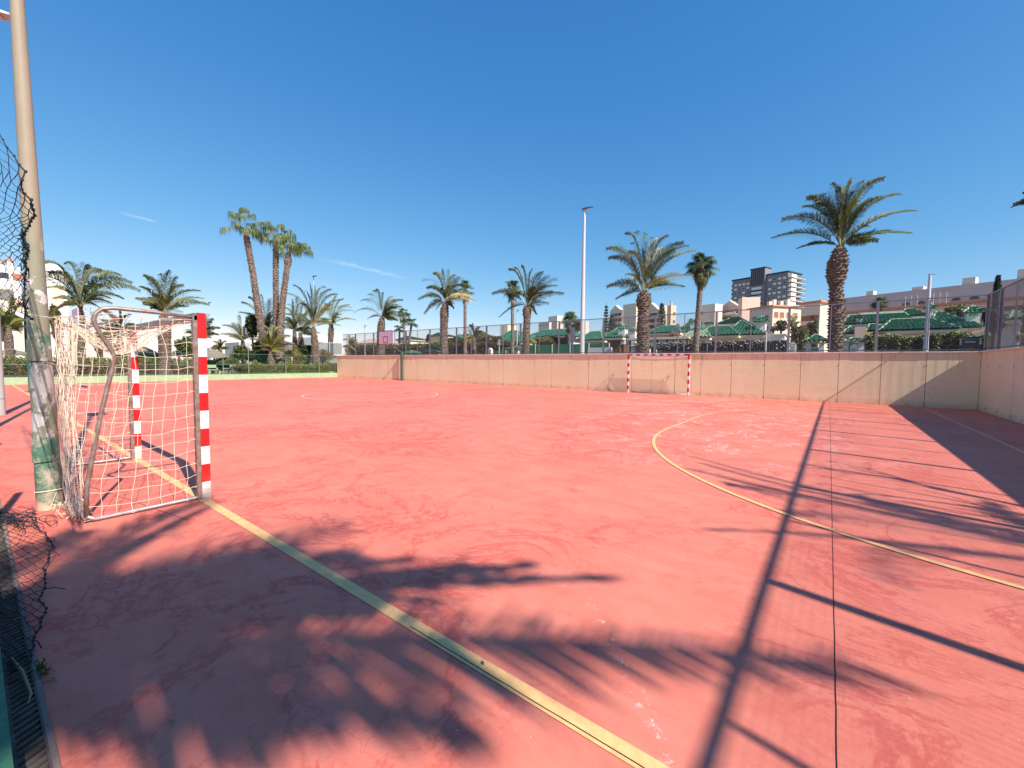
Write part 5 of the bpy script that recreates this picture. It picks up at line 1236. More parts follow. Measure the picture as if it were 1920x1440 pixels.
def wins(B, face, n, rows, z0, dz, m=.9, ww=1.2, wh=1.3, glass='window', frame='shutter', t0=None, t1=None, alt=None, seed=1, skip=0):
    rnd = random.Random(seed); e, nrm, W = (B['eL'], B['nL'], B['wl']) if face == 'L' else (B['eR'], B['nR'], B['wr'])
    t0 = m if t0 is None else t0; t1 = W-m if t1 is None else t1
    for r_ in range(rows):
        for k in range(n):
            if rnd.random() < skip: continue
            c = t0+(t1-t0)*((k+.5)/n); z = z0-r_*dz; g = glass if not alt or rnd.random() > .3 else alt
            mb = MB(); mb.obox(B['C'], e, nrm, c-ww/2, c+ww/2, z-wh/2, z+wh/2, -.05, .05); o = mb.build('window', MAT[frame], B['t'])
            mb = MB(); mb.obox(B['C'], e, nrm, c-ww/2+.12, c+ww/2-.12, z-wh/2+.12, z+wh/2-.12, .0505, .06); mb.build('pane', MAT[g], o)
def balconies(B, face, rows, z0, dz, t0, t1, m='balcony', proj=1.2, rail='balcony', gap=True):
    e, nrm = (B['eL'], B['nL']) if face == 'L' else (B['eR'], B['nR'])
    for r_ in range(rows):
        z = z0-r_*dz; mb = MB(); mb.obox(B['C'], e, nrm, t0, t1, z-.12, z+.02, .003, proj, 0); mb.obox(B['C'], e, nrm, t0, t1, z+.021, z+1.0, proj-.12, proj, 1)
        mb.build('balcony', [MAT[m], MAT[rail]], B['t'])
        if gap:
            mb = MB(); mb.obox(B['C'], e, nrm, t0+.3, t1-.3, z+.15, z+2.2, .004, .03); mb.build('balcony_door', MAT['window'], B['t'])
def slab(B, h=.3, over=.3, m='terracotta', name='roof', z=None):
    z = B['H'] if z is None else z; C = B['C']; P = [C-B['eL']*over-B['eR']*over, C+B['eR']*(B['wr']+over)-B['eL']*over, C+B['eR']*(B['wr']+over)+B['eL']*(B['wl']+over), C-B['eR']*over+B['eL']*(B['wl']+over)]
    mb = MB(); lo = [Vector((p.x, p.y, z+.004)) for p in P]; hi = [Vector((p.x, p.y, z+h)) for p in P]
    for k in range(4): mb.face([lo[k], lo[(k+1) % 4], hi[(k+1) % 4], hi[k]])
    mb.face(hi); mb.face(lo[::-1]); mb.build(name, MAT[m], B['t'])
def gable(B, face, t0, t1, h, m='stucco_p', depth=4, mr='terracotta'):
    e, nrm = (B['eL'], B['nL']) if face == 'L' else (B['eR'], B['nR']); H = B['H']+.005; C = B['C']; mb = MB()
    pt = lambda t, z, d: Vector((C.x+e.x*t+nrm.x*d, C.y+e.y*t+nrm.y*d, z)); tm = (t0+t1)/2
    for d in (.3, -depth): mb.face([pt(t0, H, d), pt(t1, H, d), pt(tm, H+h, d)], 0)
    mb.face([pt(t0, H, .4), pt(tm, H+h, .4), pt(tm, H+h, -depth), pt(t0, H, -depth)], 1); mb.face([pt(t1, H, .4), pt(tm, H+h, .4), pt(tm, H+h, -depth), pt(t1, H, -depth)], 1)
    mb.build('gable_roof', [MAT[m], MAT[mr]], B['t'])
# tower
B = block('dark grey tower block with a lit stack of balconies on its right end', 1478, 1371, 1499, 510, 325, 21, 'tower_grey', 'tower_block')
T = B; z0 = B['H']-3.4; L = B['wl']; sp0 = L*.37; sp1 = L*.63
slab(B, .9, .5, 'tower_rim', 'roof')
wins(B, 'L', 4, 11, z0, 3.0, ww=1.9, wh=1.45, glass='shutter', frame='shutter', t0=.5, t1=sp0-1.0, alt='window', seed=3)
wins(B, 'L', 4, 11, z0, 3.0, ww=1.9, wh=1.45, glass='shutter', frame='shutter', t0=sp1+1.0, t1=L-1.0, alt='window', seed=5)
mb = MB(); mb.obox(B['C'], B['eL'], B['nL'], sp0, sp1, S, B['H']+5.2, -6, 1.6); mb.build('stair_core', MAT['tower_grey'], B['t'])
mb = MB()
for k in range(7): u = sp0+(sp1-sp0)*(k+.7)/7.5; mb.obox(B['C'], B['eL'], B['nL'], u, u+.5, B['H']-6, B['H']+5, 1.602, 1.9)
mb.obox(B['C'], B['eL'], B['nL'], sp0-.3, sp1+.3, B['H']+5.202, B['H']+5.9, -6.2, 2.0); mb.build('core_ribs', MAT['tower_rim'], B['t'])
for r_ in range(11):
    for k in range(3):
        u = sp0+(sp1-sp0)*(.2+.22*k); z = B['H']-9-3.0*r_; mb = MB(); mb.obox(B['C'], B['eL'], B['nL'], u, u+2.4, z, z+1.9, 1.603, 1.75); o = mb.build('window', MAT['shutter'], B['t'])
        mb = MB(); mb.obox(B['C'], B['eL'], B['nL'], u-.4, u+2.8, z-.9, z-.1, 1.604, 2.1); mb.build('pane', MAT['tower_rim'], o)
for r_ in range(13):
    z = B['H']-3.2-3.0*r_; mb = MB(); mb.obox(B['C'], B['eR'], B['nR'], -.2, B['wr']+.3, z-.25, z, .003, 2.6, 0); mb.obox(B['C'], B['eR'], B['nR'], B['wr']*.45, B['wr']+.3, z+.001, z+1.1, 2.4, 2.6, 1); mb.obox(B['C'], B['eR'], B['nR'], 1.0, B['wr']*.42, z+.001, z+2.0, .004, 1.8, 0)
    mb.build('balcony', [MAT['balcony'], MAT['blue_rail']], B['t'])
    mb = MB(); mb.obox(B['C'], B['eL'], B['nL'], L-.4, L+2.4, z-.25, z, -6, -3, 0); mb.obox(B['C'], B['eL'], B['nL'], L+2.2, L+2.4, z+.001, z+1.1, -6, -3, 1); mb.build('balcony', [MAT['tower_grey'], MAT['blue_rail']], B['t'])
# beige blocks, left to right
B = block('distant beige block with a lit right side, left of the short dark fan palm', 1045, 1028, 1055, 591.5, 207, 22, 'stucco_g')
B = block('low distant terrace house with a sloping roof left of the distant beige block', 1030, 1010, 1034, 603.5, 202.4, 22, 'stucco_g'); wins(B, 'L', 3, 2, B['H']-1.6, 2.8, ww=1.1, wh=1.2, seed=2)
B = block('distant pinkish houses right of the tall mast', 1098, 1088, 1104, 602, 218.5, 22, 'stucco_p')
B = block('balconied wing at the left end of the apartment block with the blank gable', 1168, 1143, 1170, 580, 202.4, 22, 'stucco_g'); gable(B, 'L', B['wl']*.15, B['wl']*.9, 2.6, 'stucco_g', 2, 'stucco_g'); wins(B, 'L', 3, 5, B['H']-2.4, 2.9, ww=2.4, wh=1.9, seed=2, frame='stucco_g')
balconies(B, 'L', 5, B['H']-4.2, 2.9, .3, B['wl']-.3, gap=False, proj=.9, m='stucco_g', rail='stucco_g')
B = block('tall blank beige gable block with a narrow sunlit side', 1193, 1168, 1199, 568, 193.2, 22, 'stucco_g')
mb = MB(); mb.obox(B['C'], B['eR'], B['nR'], .02, B['wr']-.02, S, B['H']-.02, .004, .05); mb.build('lit_side_tone', MAT['stucco_c'], B['t'])  # sunlight put into the colour: paler stucco sheet on the right face
B = block('middle gabled wing with brown windows behind the far goal palm', 1235, 1199, 1240, 580, 202.4, 22, 'stucco_g'); gable(B, 'L', .1, B['wl']*.72, 3.6, 'stucco_g', 2, 'stucco_g'); wins(B, 'L', 5, 5, B['H']-2.4, 2.9, ww=2.2, wh=1.9, seed=4, frame='stucco_g')
balconies(B, 'L', 5, B['H']-4.2, 2.9, .3, B['wl']-.3, gap=False, proj=.8, m='stucco_g', rail='stucco_g')
B = block('sunlit cream block with a brown drainpipe, right of the dense conifer column', 1244, 1238, 1267.5, 573, 184, 66, 'stucco_c'); wins(B, 'R', 1, 5, B['H']-3.6, 3.4, ww=.8, wh=1.4, t0=3, t1=6.5, glass='shutter_br'); wins(B, 'R', 1, 5, B['H']-3.6, 3.4, ww=.8, wh=1.4, t0=B['wr']*.75, t1=B['wr']*.9, glass='shutter_br')
mb = MB(); mb.obox(B['C'], B['eR'], B['nR'], B['wr']*.52, B['wr']*.57, S, B['H']+2.0, .004, .8); mb.build('drainpipe', MAT['shutter_br'], B['t'])
mb = MB(); mb.obox(B['C'], B['eR'], B['nR'], B['wr']*.62, B['wr']*.72, B['H']+.003, B['H']+1.6, -3, -1); mb.build('chimney', MAT['stucco_p'], B['t'])
B = block('beige block with small slit windows left of the pink balcony block', 1341, 1314, 1354, 569, 193.2, 22, 'stucco_g'); wins(B, 'L', 1, 4, B['H']-3.6, 4.2, ww=.9, wh=1.9, t0=2, t1=10)
B = block('pink-gabled block with long white curved balconies', 1388, 1346, 1392, 573, 197.8, 30, 'stucco_p'); gable(B, 'L', .8, B['wl']*.85, 2.8, 'stucco_p', 1.5, 'stucco_p')
balconies(B, 'L', 5, B['H']-3.4, 2.9, .6, B['wl']-.8, proj=1.8)
B = block('plain pink block in front of the tower', 1392, 1383, 1424, 557.5, 184, 60, 'stucco_p')
B = block('greige block with a lit end coloured cream, brown shutters and a terracotta roof, in front of the tower', 1449, 1405, 1501, 574.5, 161, 38, 'stucco_g')
mb = MB(); mb.obox(B['C'], B['eR'], B['nR'], .02, B['wr']-.02, S, B['H']-.02, .004, .06); mb.build('lit_side_tone', MAT['stucco_c'], B['t'])  # cream sheet paints the sunlit look of the greige block's right face
slab(B, .45, .7, 'terracotta'); wins(B, 'L', 3, 5, B['H']-3.4, 3.6, ww=1.7, wh=1.7, glass='shutter_br', frame='stucco_g', seed=3)
for k, (u, r_) in enumerate([(u_, q_) for q_ in range(4) for u_ in (.12, .32, .55, .8)]):
    z = B['H']-2.6-3.6*r_; c = B['wr']*u; mb = MB(); mb.obox(B['C'], B['eR'], B['nR'], c-1.0, c+1.0, z-1.2, z+1.0, .0605, .14); o = mb.build('window', MAT['stucco_p'], B['t']); mb = MB(); mb.obox(B['C'], B['eR'], B['nR'], c-.8, c+.8, z-1.0, z+.8, .1405, .17); mb.build('pane', MAT['shutter_br'], o)
for u, s in ((.15, .5), (.3, .7), (.55, .6), (.8, .8), (.9, .6)): mb = MB(); mb.obox(B['C'], B['eR'], B['nR'], B['wr']*u, B['wr']*u+1.1, B['H']+.46, B['H']+.46+s*3.4, -4, -3); mb.build('chimney', MAT['stucco_c'], B['t'])
B = block('block with brown shutters and a sunlit cream end, left of the big palm trunk', 1538, 1501, 1556, 567, 174.8, 30, 'stucco_g'); slab(B, .7, .7, 'terracotta')
mb = MB(); mb.obox(B['C'], B['eR'], B['nR'], .02, B['wr']-.02, S, B['H']-.02, .004, .06); mb.build('lit_side_tone', MAT['stucco_c'], B['t'])  # sunlit end coloured by a lighter sheet over the greige wall
wins(B, 'L', 3, 5, B['H']-5.0, 3.2, ww=3.0, wh=2.0, glass='shutter_br', frame='stucco_g', seed=3); balconies(B, 'L', 4, B['H']-7.2, 3.2, 1.0, B['wl']*.4, gap=False, proj=.8, m='stucco_g', rail='stucco_g')
# the long building on the right: mauve parapet roof, terracotta eave, windows below
Bc = at(1990, 512, 205); eL, nL, eR, nR = rotframe(24); C0 = Vector((Bc.x, Bc.y, 0)); L = abs(along(C0, eL, 1572))
t = thing('apartment_block', 'very long apartment building with a plain mauve roof band across the right skyline', 'apartment block', (Bc.x, Bc.y, S), 'apartment blocks on the hill')
B = dict(t=t, C=C0, H=Bc.z, eL=eL, nL=nL, eR=eR, nR=nR, wl=L, wr=12); H = Bc.z
mb = MB(); hb = 6.2
pt = lambda t_, d, z: Vector((C0.x+eL.x*t_+nL.x*d, C0.y+eL.y*t_+nL.y*d, z))
mb.face([pt(0, 0, H-hb), pt(L, 0, H-hb), pt(L, -1.6, H), pt(0, -1.6, H)]); mb.face([pt(0, -1.6, H), pt(L, -1.6, H), pt(L, -12, H), pt(0, -12, H)])
mb.face([pt(L, 0, H-hb), pt(L, -12, H-hb), pt(L, -12, H), pt(L, -1.6, H)]); mb.face([pt(0, 0, H-hb), pt(0, -1.6, H), pt(0, -12, H), pt(0, -12, H-hb)]); mb.build('roof', MAT['mauve_roof'], t)
mb = MB(); mb.obox(C0, eL, nL, -.5, L+.5, H-hb-.9, H-hb-.003, -.5, 2.4); mb.build('eaves', MAT['terracotta'], t)
mb = MB(); mb.obox(C0, eL, nL, 0, L, S, H-hb-.903, -12, 0); mb.build('wall', MAT['stucco_g'], t)
wins(B, 'L', 30, 3, H-hb-3.4, 3.2, ww=2.2, wh=1.7, glass='shutter_br', frame='stucco_p', alt='window', seed=8, skip=.15)
balconies(B, 'L', 3, H-hb-5.6, 3.2, 2, L-2, gap=False, proj=1.0, m='stucco_p', rail='stucco_p')
for px, s in ((1624, .7), (1708, .5), (1718, .5), (1808, .95), (1916, 1.2)):
    u = abs(along(C0, eL, px)); mb = MB(); mb.obox(C0, eL, nL, u-1.7*s, u+1.7*s, H+.003, H+2.5*s, -5, -2); mb.build('chimney', MAT['stucco_g'], t)
for px in (1697, 1725, 1790, 1824):
    u = abs(along(C0, eL, px)); mb = MB(); c = pt(u, .0, H-hb+.6); n_ = 10
    P = [c+eL*(1.2*math.cos(PI*k/n_))+Vector((0, 0, 1.1*math.sin(PI*k/n_))) for k in range(n_+1)]
    mb.face([p+nL*.05 for p in P]); mb.face([p-nL*1.0 for p in P][::-1])
    for k in range(n_): mb.face([P[k]+nL*.05, P[k]-nL*1.0, P[k+1]-nL*1.0, P[k+1]+nL*.05])
    mb.build('dormer', MAT['window'], t)
for px in (1712, 1765):                                # aerial clusters on the roof band
    u = abs(along(C0, eL, px)); mb = MB(); c = pt(u, 2.5, H-hb-.3)
    for k in range(3):
        p = c+eL*(k*1.7-1.7); mb.tube([p, p+Vector((0, 0, 4.0))], .05, 4)
        for q in range(4): mb.tube([p+Vector((0, 0, 1.6+q*.22))-eL*.3, p+Vector((0, 0, 1.0+q*.22))+eL*.3], .03, 4)
    mb.build('aerials', MAT['balcony'], t)
# white and pink apartment building at the left
def blockX(label, X, pl, pr, pyt, m, dx=-14):
    a = atX(pl, 640, X); b = atX(pr, 640, X); z = atX((pl+pr)/2, pyt, X).z
    t = thing('apartment_block', label, 'apartment block', (X, (a.y+b.y)/2, .3), 'pale apartment buildings at left'); mb = MB(); mb.box((X+dx, a.y, .3), (X, b.y, z)); mb.build('wall', MAT[m], t); return t, a.y, b.y, z
t, y0, y1, z = blockX('white stepped apartment building with red panels behind the peeling pole', -74, -40, 44, 497, 'stucco')
def xbox(t, name, X, ya, yb, za, zb, m, d=.06, d0=.003):
    mb = MB(); mb.box((X+d0, ya, za), (X+d, yb, zb)); return mb.build(name, MAT[m], t)
for (pa, pb, ta, tb, mm) in ((23, 43, 512, 527, 'car_red'), (-4, 17, 510, 528, 'window'), (-30, -10, 510, 528, 'window'), (25, 46, 560, 600, 'stucco_p'), (28, 45, 606, 655, 'hoop2'), (-5, 20, 610, 640, 'window'), (-30, -8, 560, 600, 'window')):
    a = atX(pa, ta, -74); b = atX(pb, tb, -74); xbox(t, 'window', -74, a.y, b.y, b.z, a.z, 'stucco_p' if mm == 'hoop2' else ('shutter_br' if mm == 'car_red' else mm))
for (pa, pb, ta, tb) in ((-6, 20, 532, 540), (0, 44, 590, 598)):
    a = atX(pa, ta, -74); b = atX(pb, tb, -74); xbox(t, 'balcony', -74, a.y, b.y, b.z-.3, a.z+.5, 'balcony', 1.3)
for (pa, pb, ta) in ((13, 25, 488), (-2, 5, 492)):
    a = atX(pa, ta, -74); b = atX(pb, 500, -74); mb = MB(); mb.box((-76, a.y, b.z-1), (-74.3, b.y, a.z)); o = mb.build('chimney', MAT['stucco'], t); mb = MB(); mb.box((-76.1, a.y-.1, a.z+.003), (-74.2, b.y+.1, a.z+.25)); mb.build('chimney_cap', MAT['terracotta'], o)
t, y0, y1, z = blockX('white building with arches behind the wide drooping palm', -70, 66, 131, 521, 'stucco')
for (pa, pb, ta, tb, m_) in ((70, 78, 530, 560, 'shutter_br'), (96, 118, 540, 575, 'stucco_p'), (100, 112, 590, 615, 'window'), (72, 90, 590, 620, 'window')):
    a = atX(pa, ta, -70); b = atX(pb, tb, -70); xbox(t, 'window', -70, a.y, b.y, b.z, a.z, m_)
mb = MB(); a = atX(66, 521, -70); b = atX(131, 521, -70); n_ = 12
P = [(-70.2, (a.y+b.y)/2-(b.y-a.y)/2*math.cos(PI*k/n_), z+1.6*math.sin(PI*k/n_)) for k in range(n_+1)]
mb.face(P); mb.face([(x-8, y, zz) for x, y, zz in P][::-1])
for k in range(n_): mb.face([P[k], (P[k][0]-8, P[k][1], P[k][2]), (P[k+1][0]-8, P[k+1][1], P[k+1][2]), P[k+1]])
mb.build('arched_parapet', MAT['stucco'], t)
t, y0, y1, z = blockX('pinkish low building right of the arched white one', -72, 131, 166, 598, 'stucco_p')
for (pa, pb, ta, tb) in ((136, 146, 606, 618), (150, 160, 606, 618), (136, 146, 628, 640)):
    a = atX(pa, ta, -72); b = atX(pb, tb, -72); xbox(t, 'window', -72, a.y, b.y, b.z, a.z, 'window')
t, y0, y1, z = blockX('distant grey building low on the horizon between the near goal post and the fan palms', -75, 394, 452, 653, 'stucco_g', -6)
t, y0, y1, z = blockX('distant grey shed with a flat roof left of the fan palm trio', -62, 448, 470, 642, 'sign_grey', -5)
t, y0, y1, z = blockX('white flat-roofed building peeping over the grey wall', -60, 594, 640, 633, 'stucco', -6)

# ================================================================== GARDEN STRUCTURES
def gwall(label, X, pa, pb, pyt, m, name='garden_wall'):
    a = atX(pa, pyt, X); b = atX(pb, pyt, X); mb = MB(); mb.box((X-.2, a.y, .28), (X, b.y, a.z)); return tag(mb.build(name, MAT[m]), label, 'wall')
gwall('grey-green rendered wall behind the garden hedge at the left end of the court', -43.9, 556, 642, 665, 'grey_wall')
def screen(label, X, pa, pb, pyt, pyb, m):
    a = atX(pa, pyt, X); b = atX(pb, pyb, X); t = thing('mesh_screen', label, 'fence', (X, a.y, b.z), 'garden screens'); n = max(2, int((b.y-a.y)/2.2)); mb = MB()
    for k in range(n+1): y = a.y+(b.y-a.y)*k/n; mb.box((X-.03, y-.03, b.z), (X+.03, y+.03, a.z+.05))
    mb.box((X-.029, a.y, a.z), (X+.029, b.y, a.z+.049)); mb.build('frame', MAT['galv'], t)
    mb = MB(); y = a.y
    while y < b.y: mb.box((X-.008, y, b.z), (X-.002, y+.035, a.z)); y += .062
    zz = b.z
    while zz < a.z: mb.box((X-.0015, a.y, zz), (X+.004, b.y, zz+.03)); zz += .075
    mb.build('mesh', MAT[m], t)
screen('dark mesh screen on top of the grey wall, with a pale frame', -43.9, 594, 641, 642, 665, 'screen_mesh')
screen('bluish mesh screen behind the pair of date palms', -47.5, 533, 596, 645, 668, 'screen_mesh')
# chain-link fence on the green kerb
t = thing('chain_link_fence', 'thin green wire fence standing on the green kerb at the left end of the court', 'fence', (LX-.19, 10, .43)); rz = atX(466, 664, LX-.19).z; rz2 = atX(466, 684, LX-.19).z
for (py, zt) in [(atX(466, 680, LX-.19).y, 3.0), (atX(536, 680, LX-.19).y, 1.95), (atX(598, 680, LX-.19).y, 1.95), (atX(388, 680, LX-.19).y, 3.0), (atX(420, 680, LX-.19).y*.5+6.2, 1.7), (4.0, 2.1), (0.2, 2.1), (22.0, 1.95)]:
    mb = MB(); mb.tube([(LX-.19, py, .43), (LX-.19, py, zt)], .022, 8); mb.build('post', MAT['wiregreen'], t)
for zz in (rz, rz2, .5):
    mb = MB(); mb.tube([(LX-.19, -.5, zz), (LX-.19, WY-.2, zz)], .009, 5); mb.build('rail_wire', MAT['wiregreen'], t)
mb = MB(); y = 0.0
while y < 22:                                        # diamond mesh
    mb.tube([(LX-.19, y, .45), (LX-.19, y+rz-.45, rz)], .0022, 3, 0, False); mb.tube([(LX-.19, y+rz-.45, .45), (LX-.19, y, rz)], .0022, 3, 0, False); y += .11
mb.build('mesh', MAT['green_metal'], t)
def parasol(label, px, pyt, pye, hw, X):
    c = atX(px, pyt, X); e = atX(px, pye, X); r = rad(c, hw); t = thing('thatched_parasol', label, 'parasol', (c.x, c.y, .3), 'thatched parasols in the garden')
    mb = MB(); mb.tube([(c.x, c.y, .3), (c.x, c.y, c.z)], .07, 8); mb.build('pole', MAT['timber'], t)
    rnd = random.Random(int(px)); mb = MB(); n = 28
    prof = [(.05, c.z), (r*.35, c.z-(c.z-e.z)*.28), (r*.7, c.z-(c.z-e.z)*.62), (r, e.z), (r*1.02, e.z-.12), (r*.9, e.z-.04), (.08, c.z-.25)]
    i0 = len(mb.v)
    for q, (rr_, zz) in enumerate(prof):
        for j in range(n): an = 2*PI*j/n; k = 1+rnd.uniform(-.03, .03); mb.v.append((c.x+rr_*k*math.cos(an), c.y+rr_*k*math.sin(an), zz+(rnd.uniform(-.08, .03) if 1 < q < 5 else 0)))
    for q in range(len(prof)-1):
        for j in range(n): mb.f.append((i0+q*n+j, i0+q*n+(j+1) % n, i0+(q+1)*n+(j+1) % n, i0+(q+1)*n+j)); mb.m.append(0)
    mb.build('canopy', MAT['thatch'], t)
parasol('thatched parasol on a dark pole just right of the near goal post', 401, 655, 668, 29, -44)
parasol('thatched parasol seen through the near goal, right of its far post', 270, 650, 662, 30, -46)
parasol('thatched parasol seen through the near goal, low behind the palm trunk', 335, 655, 666, 26, -50)
parasol('broad thatched parasol at the left edge, left of the square green post', 20, 655, 663, 44, -47)
def bench(label, px, X):
    c = atX(px, 696, X); t = thing('garden_bench', label, 'bench', (c.x, c.y, .3), 'green garden seats'); mb = MB(); mb.box((c.x-.25, c.y-.9, .70), (c.x+.25, c.y+.9, .76)); mb.build('seat', MAT['green_kerb'], t)
    mb = MB(); mb.box((c.x-.30, c.y-.9, .9), (c.x-.26, c.y+.9, 1.15)); mb.build('backrest', MAT['green_kerb'], t)
    for s in (-.8, .8): mb = MB(); mb.box((c.x-.22, c.y+s-.04, .3), (c.x+.22, c.y+s+.04, .698)); mb.build('leg', MAT['lamp_grey'], t)
bench('pale green bench nearer the fan palms, under the twiggy bush', 430, -42.2); bench('pale green bench nearer the near goal post', 411, -42.2)
t = thing('timber_railing', 'low brown timber railing in the garden behind the near goal', 'fence', (-44.8, 3, .3)); mb = MB(); mb.box((-44.83, -3, .72), (-44.77, 10, .78)); mb.box((-44.83, -3, .5), (-44.77, 10, .55)); mb.build('rails', MAT['timber'], t)
mb = MB()
for k in range(12): mb.box((-44.75, -3+k*1.15, .3), (-44.66, -2.9+k*1.15, .84))
mb.build('posts', MAT['timber'], t)

# ================================================================== CAR
c = at(1818.5, 652, 27.4); car_ = t = thing('parked_car', 'dark navy car with a red strip parked behind the fence near the corner', 'car', (c.x, c.y, S)); zt = hz(1817, 631, 27.4); hwid = (at(1841, 640, 27.4).x-at(1796, 640, 27.4).x)/2
X0, X1 = c.x-hwid, c.x+hwid
mb = MB(); sec = [(27.4, 0.18, zt-.10), (27.36, .25, zt-.03), (27.55, .18, zt), (30.2, .18, zt), (30.9, .2, zt-.5), (31.8, .2, zt-.62)]
i0 = 0
for (y, zl, zh) in sec:
    k = .05 if y > 27.4 else 0
    for (a, z) in ((X0, S+zl), (X0-.0, (S+zl+zh)/2), (X0+.10, zh-.03), (X0+.2, zh), (X1-.2, zh), (X1-.10, zh-.03), (X1, (S+zl+zh)/2), (X1, S+zl)): mb.v.append((a, y, z))
for q in range(len(sec)-1):
    for j in range(8): mb.f.append((q*8+j, q*8+(j+1) % 8, (q+1)*8+(j+1) % 8, (q+1)*8+j)); mb.m.append(0)
mb.f += [tuple(range(8))[::-1], tuple(range(len(mb.v)-8, len(mb.v)))]; mb.m += [0, 0]
mb.build('body', MAT['navy'], t)
mb = MB(); mb.box((X0+.16, 27.34, zt-.20), (X1-.16, 27.375, zt-.07)); mb.build('rear_window', MAT['window'], t)
for s in (X0+.03, X1-.12):
    mb = MB()
    for k in range(3): mb.box((s+.02, 27.33, zt-.16-.10*k), (s+.08, 27.372, zt-.11-.10*k))
    mb.build('tail_light', MAT['balcony'], t)
mb = MB(); mb.box((X0+.30, 27.30, zt-.60), (X1-.25, 27.37, zt-.50)); mb.build('bumper_strip', MAT['car_red'], t)
mb = MB(); mb.box(((X0+X1)/2-.16, 27.31, zt-.27), ((X0+X1)/2+.16, 27.335, zt-.235)); mb.build('badge_bar', MAT['white'], t)
for sx in (X0+.02, X1-.22):
    for sy in (28.2, 31.0): mb = MB(); mb.tube([(sx, sy, S+.32), (sx+.2, sy, S+.32)], .32, 18); mb.build('wheel', MAT['lamp_dark'], t)

car_.rotation_euler = (0, 0, -math.atan2(c.x, 27.4)*.9)
# ================================================================== TORN BLACK NETS AND LITTER IN THE FOREGROUND
random.seed(41)
def lerp_tab(tab, v):
    for (a, x), (b, y) in zip(tab[:-1], tab[1:]):
        if a <= v <= b: return x+(y-x)*(v-a)/(b-a)
    return tab[-1][1] if v > tab[-1][0] else tab[0][1]
def torn(rows, bound, left, plane, cell, r, jit, mb):
    # rows: list of photo rows; bound: right-edge table; diamond mesh between them, laid on 'plane'
    G = []
    for i, py in enumerate(rows):
        bx = lerp_tab(bound, py); n = max(2, int((bx-left)/cell)); line = []
        for j in range(-2, n+1):
            px = bx-(n-j)*cell+(cell/2 if i % 2 else 0)
            if j == n and i % 2: px = bx+random.uniform(-3, 1)
            line.append(plane(px+random.uniform(-jit, jit), py+random.uniform(-jit, jit)*.6, n-j))
        G.append(line[::-1])                        # index from the edge inward
    for i in range(len(G)-1):
        A, B = G[i], G[i+1]
        for k in range(min(len(A), len(B))-1):
            for q in ((k, k), (k, k+1) if i % 2 == 0 else (k+1, k)):
                if q[0] < len(A) and q[1] < len(B):
                    a, b = A[q[0]], B[q[1]]; m = a.lerp(b, .5)+Vector((random.uniform(-.004, .004), 0, -.006)); mb.tube([a, m, b], r, 4, 0, False)
    mb.tube([g[0] for g in G], r*1.5, 5, 0, False)
    for g in G[::1]:
        p = g[0]; mb.tube([p+Vector((0, 0, -.006)), p+Vector((0, 0, .006))], r*3.2, 5)
    return G
t = thing('torn_net', 'torn black protective net hanging at the upper left beside the peeling pole', 'net', (-4.4, .2, 2.0), 'torn black protective nets')
mb = MB(); rows = []; y = 248
while y < 600:
    rows.append(y); y += 15 if y < 350 else (10 if y < 395 else (6.5 if y < 480 else (11 if y < 520 else 9)))
bound = [(245, -6), (262, 4), (282, 14), (305, 34), (322, 46), (340, 37), (352, 40), (378, 58), (403, 68), (420, 52), (440, 44), (470, 50), (500, 48), (530, 50), (560, 46), (585, 50), (600, 64)]
torn(rows, bound, -12, lambda px, py, k: at(px, py, .215+.012*math.sin(py*.05)+.006*math.sin(px*.3)), 17, .0023, 3.2, mb)
for k in range(15):                                  # knotted bunch along the edge
    y0 = random.uniform(425, 590); P = []
    for q in range(6): P.append(at(lerp_tab(bound, y0)+random.uniform(-12, 7), y0+random.uniform(-12, 12), .205+random.uniform(-.01, .01)))
    mb.tube(P, .0024, 4, 0, False)
mb.build('mesh', MAT['netblack'], t)
t = thing('torn_net', 'torn black net drooping over the drain and kerb at the lower left', 'net', (-4.5, .15, .1), 'torn black protective nets')
mb = MB(); rows = []; y = 962
while y < 1262: rows.append(y); y += 6.2+(y-960)*.012
bound = [(960, 58), (985, 66), (1005, 92), (1022, 100), (1060, 86), (1100, 82), (1125, 76), (1150, 88), (1185, 70), (1215, 62), (1240, 55), (1262, 18)]
def low(px, py, k):
    z = .035+.014*k+.008*math.sin(py*.03+k); z = min(z, .27); return onz(px, py, z)
torn(rows, bound, -40, low, 27, .0022, 3.6, mb)
for k in range(22):
    y0 = random.uniform(958, 985); x0 = random.uniform(-5, 50); mb.tube([onz(x0+random.uniform(-26, 26), y0+random.uniform(-9, 9), .04+random.uniform(0, .05)) for q in range(6)], .0034, 4, 0, False)
for (cx, cy, rx, ry) in ((88, 972, 15, 6), (96, 975, 11, 10), (70, 985, 12, 5), (95, 1012, 8, 4)):
    mb.tube([onz(cx+rx*math.cos(a*.55), cy+ry*math.sin(a*.55), .02+.02*math.sin(a)) for a in range(12)], .003, 4, 0, False)
for (xa, ya, xb, yb) in ((86, 1030, 112, 1040), (80, 1105, 122, 1104), (88, 1055, 104, 1042), (66, 1200, 78, 1215)):
    mb.tube([onz(xa, ya, .05), onz((xa+xb)/2, (ya+yb)/2-3, .04), onz(xb, yb, .02)], .003, 4, 0, False)
mb.build('mesh', MAT['netblack'], t)
mb = MB(); mb.tube([onz(70, 1279, .01), onz(92, 1276, .012), onz(108, 1275, .008)], [.0035, .003, .002], 5); tag(mb.build('twig', MAT['twig']), 'straight dry twig on the shaded red court beside the drain', 'twig')
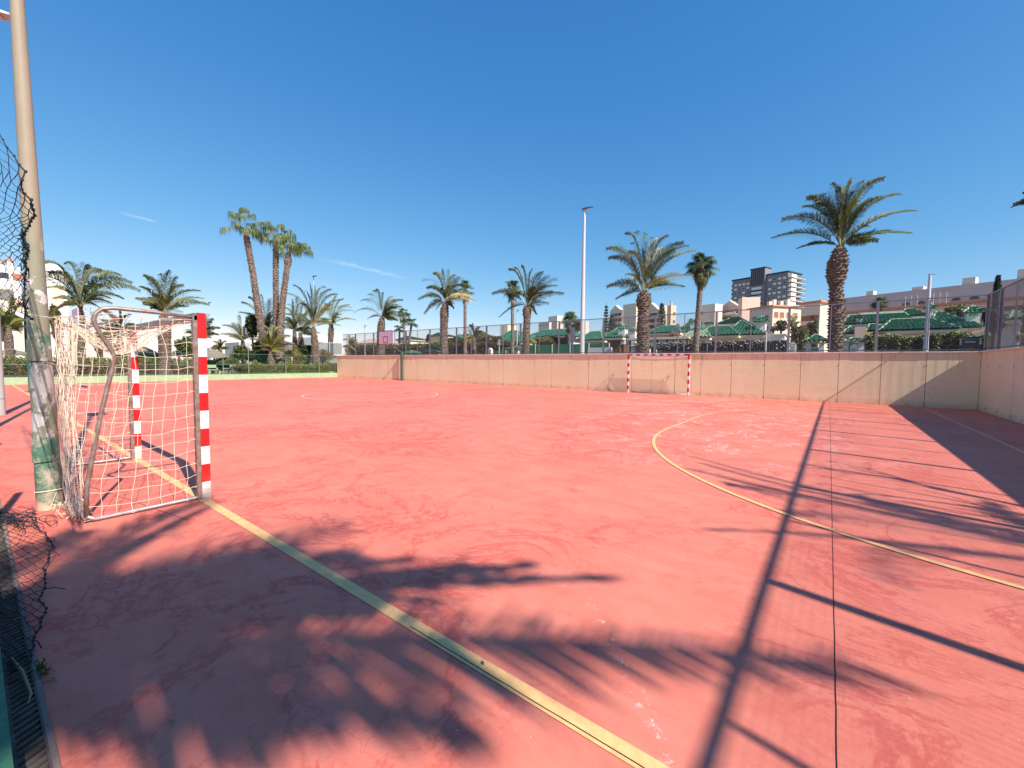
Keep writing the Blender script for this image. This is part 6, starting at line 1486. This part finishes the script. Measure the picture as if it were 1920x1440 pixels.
mb = MB(); mb.tube([onz(22, 1235, .03), onz(42, 1260, .04), onz(58, 1300, .03), onz(52, 1320, .02)], [.006, .008, .006, .002], 5); tag(mb.build('fallen_leaf', MAT['twig']), 'long curled dry leaf lying across the drain grate', 'leaf')
t = thing('weed', 'small dark weed growing at the edge of the drain', 'plant', onz(78, 1252)); mb = MB(); rnd = random.Random(6)
for k in range(60):
    p = onz(76+rnd.gauss(0, 8), 1254+rnd.gauss(0, 6), rnd.uniform(.005, .035)); leaf(mb, p, .012*rnd.uniform(.6, 1.4), rnd)
mb.build('leaves', MAT['shrub'], t)
rnd = random.Random(9)
for k, (px, py) in enumerate([(155, 1157), (264, 1300), (320, 1355), (905, 1246)]):
    mb = MB(); p = onz(px, py); a = rnd.uniform(0, 3); l = .018
    mb.face([p+Vector((l*math.cos(a), l*math.sin(a), .009)), p+Vector((-.4*l*math.sin(a), .4*l*math.cos(a), .013)), p+Vector((-l*math.cos(a), -l*math.sin(a), .009)), p+Vector((.4*l*math.sin(a), -.4*l*math.cos(a), .013))])
    tag(mb.build('fallen_leaf', MAT['twig'] if k != 3 else MAT['timber']), ['tiny dry leaf in the palm shadow nearest the drain', 'tiny dry leaf in the middle of the dark palm shadow', 'tiny dry leaf low in the palm shadow at the bottom left', 'tiny brown fleck on the yellow side line'][k], 'leaf', 'tiny fallen leaves')
# lamp head entering at the top left corner
b_ = atX(-16, 60, -13.0)
mast('pale street lamp head poking in at the top left corner behind the peeling pole', Vector((b_.x, b_.y-.5, .0)), atX(5, 52, -13).z, .07, .9, MAT['galv'], yaw=R(60))
# unseen kerb-side posts, added to cast the stray shadows at the left
for k, x in enumerate((-4.9, -9.5)):
    t = thing('shadow_post', ['slim unseen kerb post added for its shadow, nearer the camera', 'slim unseen kerb post added for its shadow, farther from the camera'][k], 'post', (x, -.12, .2), 'unseen shadow posts on the kerb'); mb = MB(); mb.tube([(x, -.12, .2), (x, -.12, 2.3)], .035, 10); mb.build('pole', MAT['green_metal'], t)
    mb = MB(); mb.box((x-.08, -.2, .2), (x+.08, -.04, .21)); mb.build('base_plate', MAT['green_metal'], t)
print('objects', len(bpy.data.objects), 'faces', sum(len(m.polygons) for m in bpy.data.meshes))
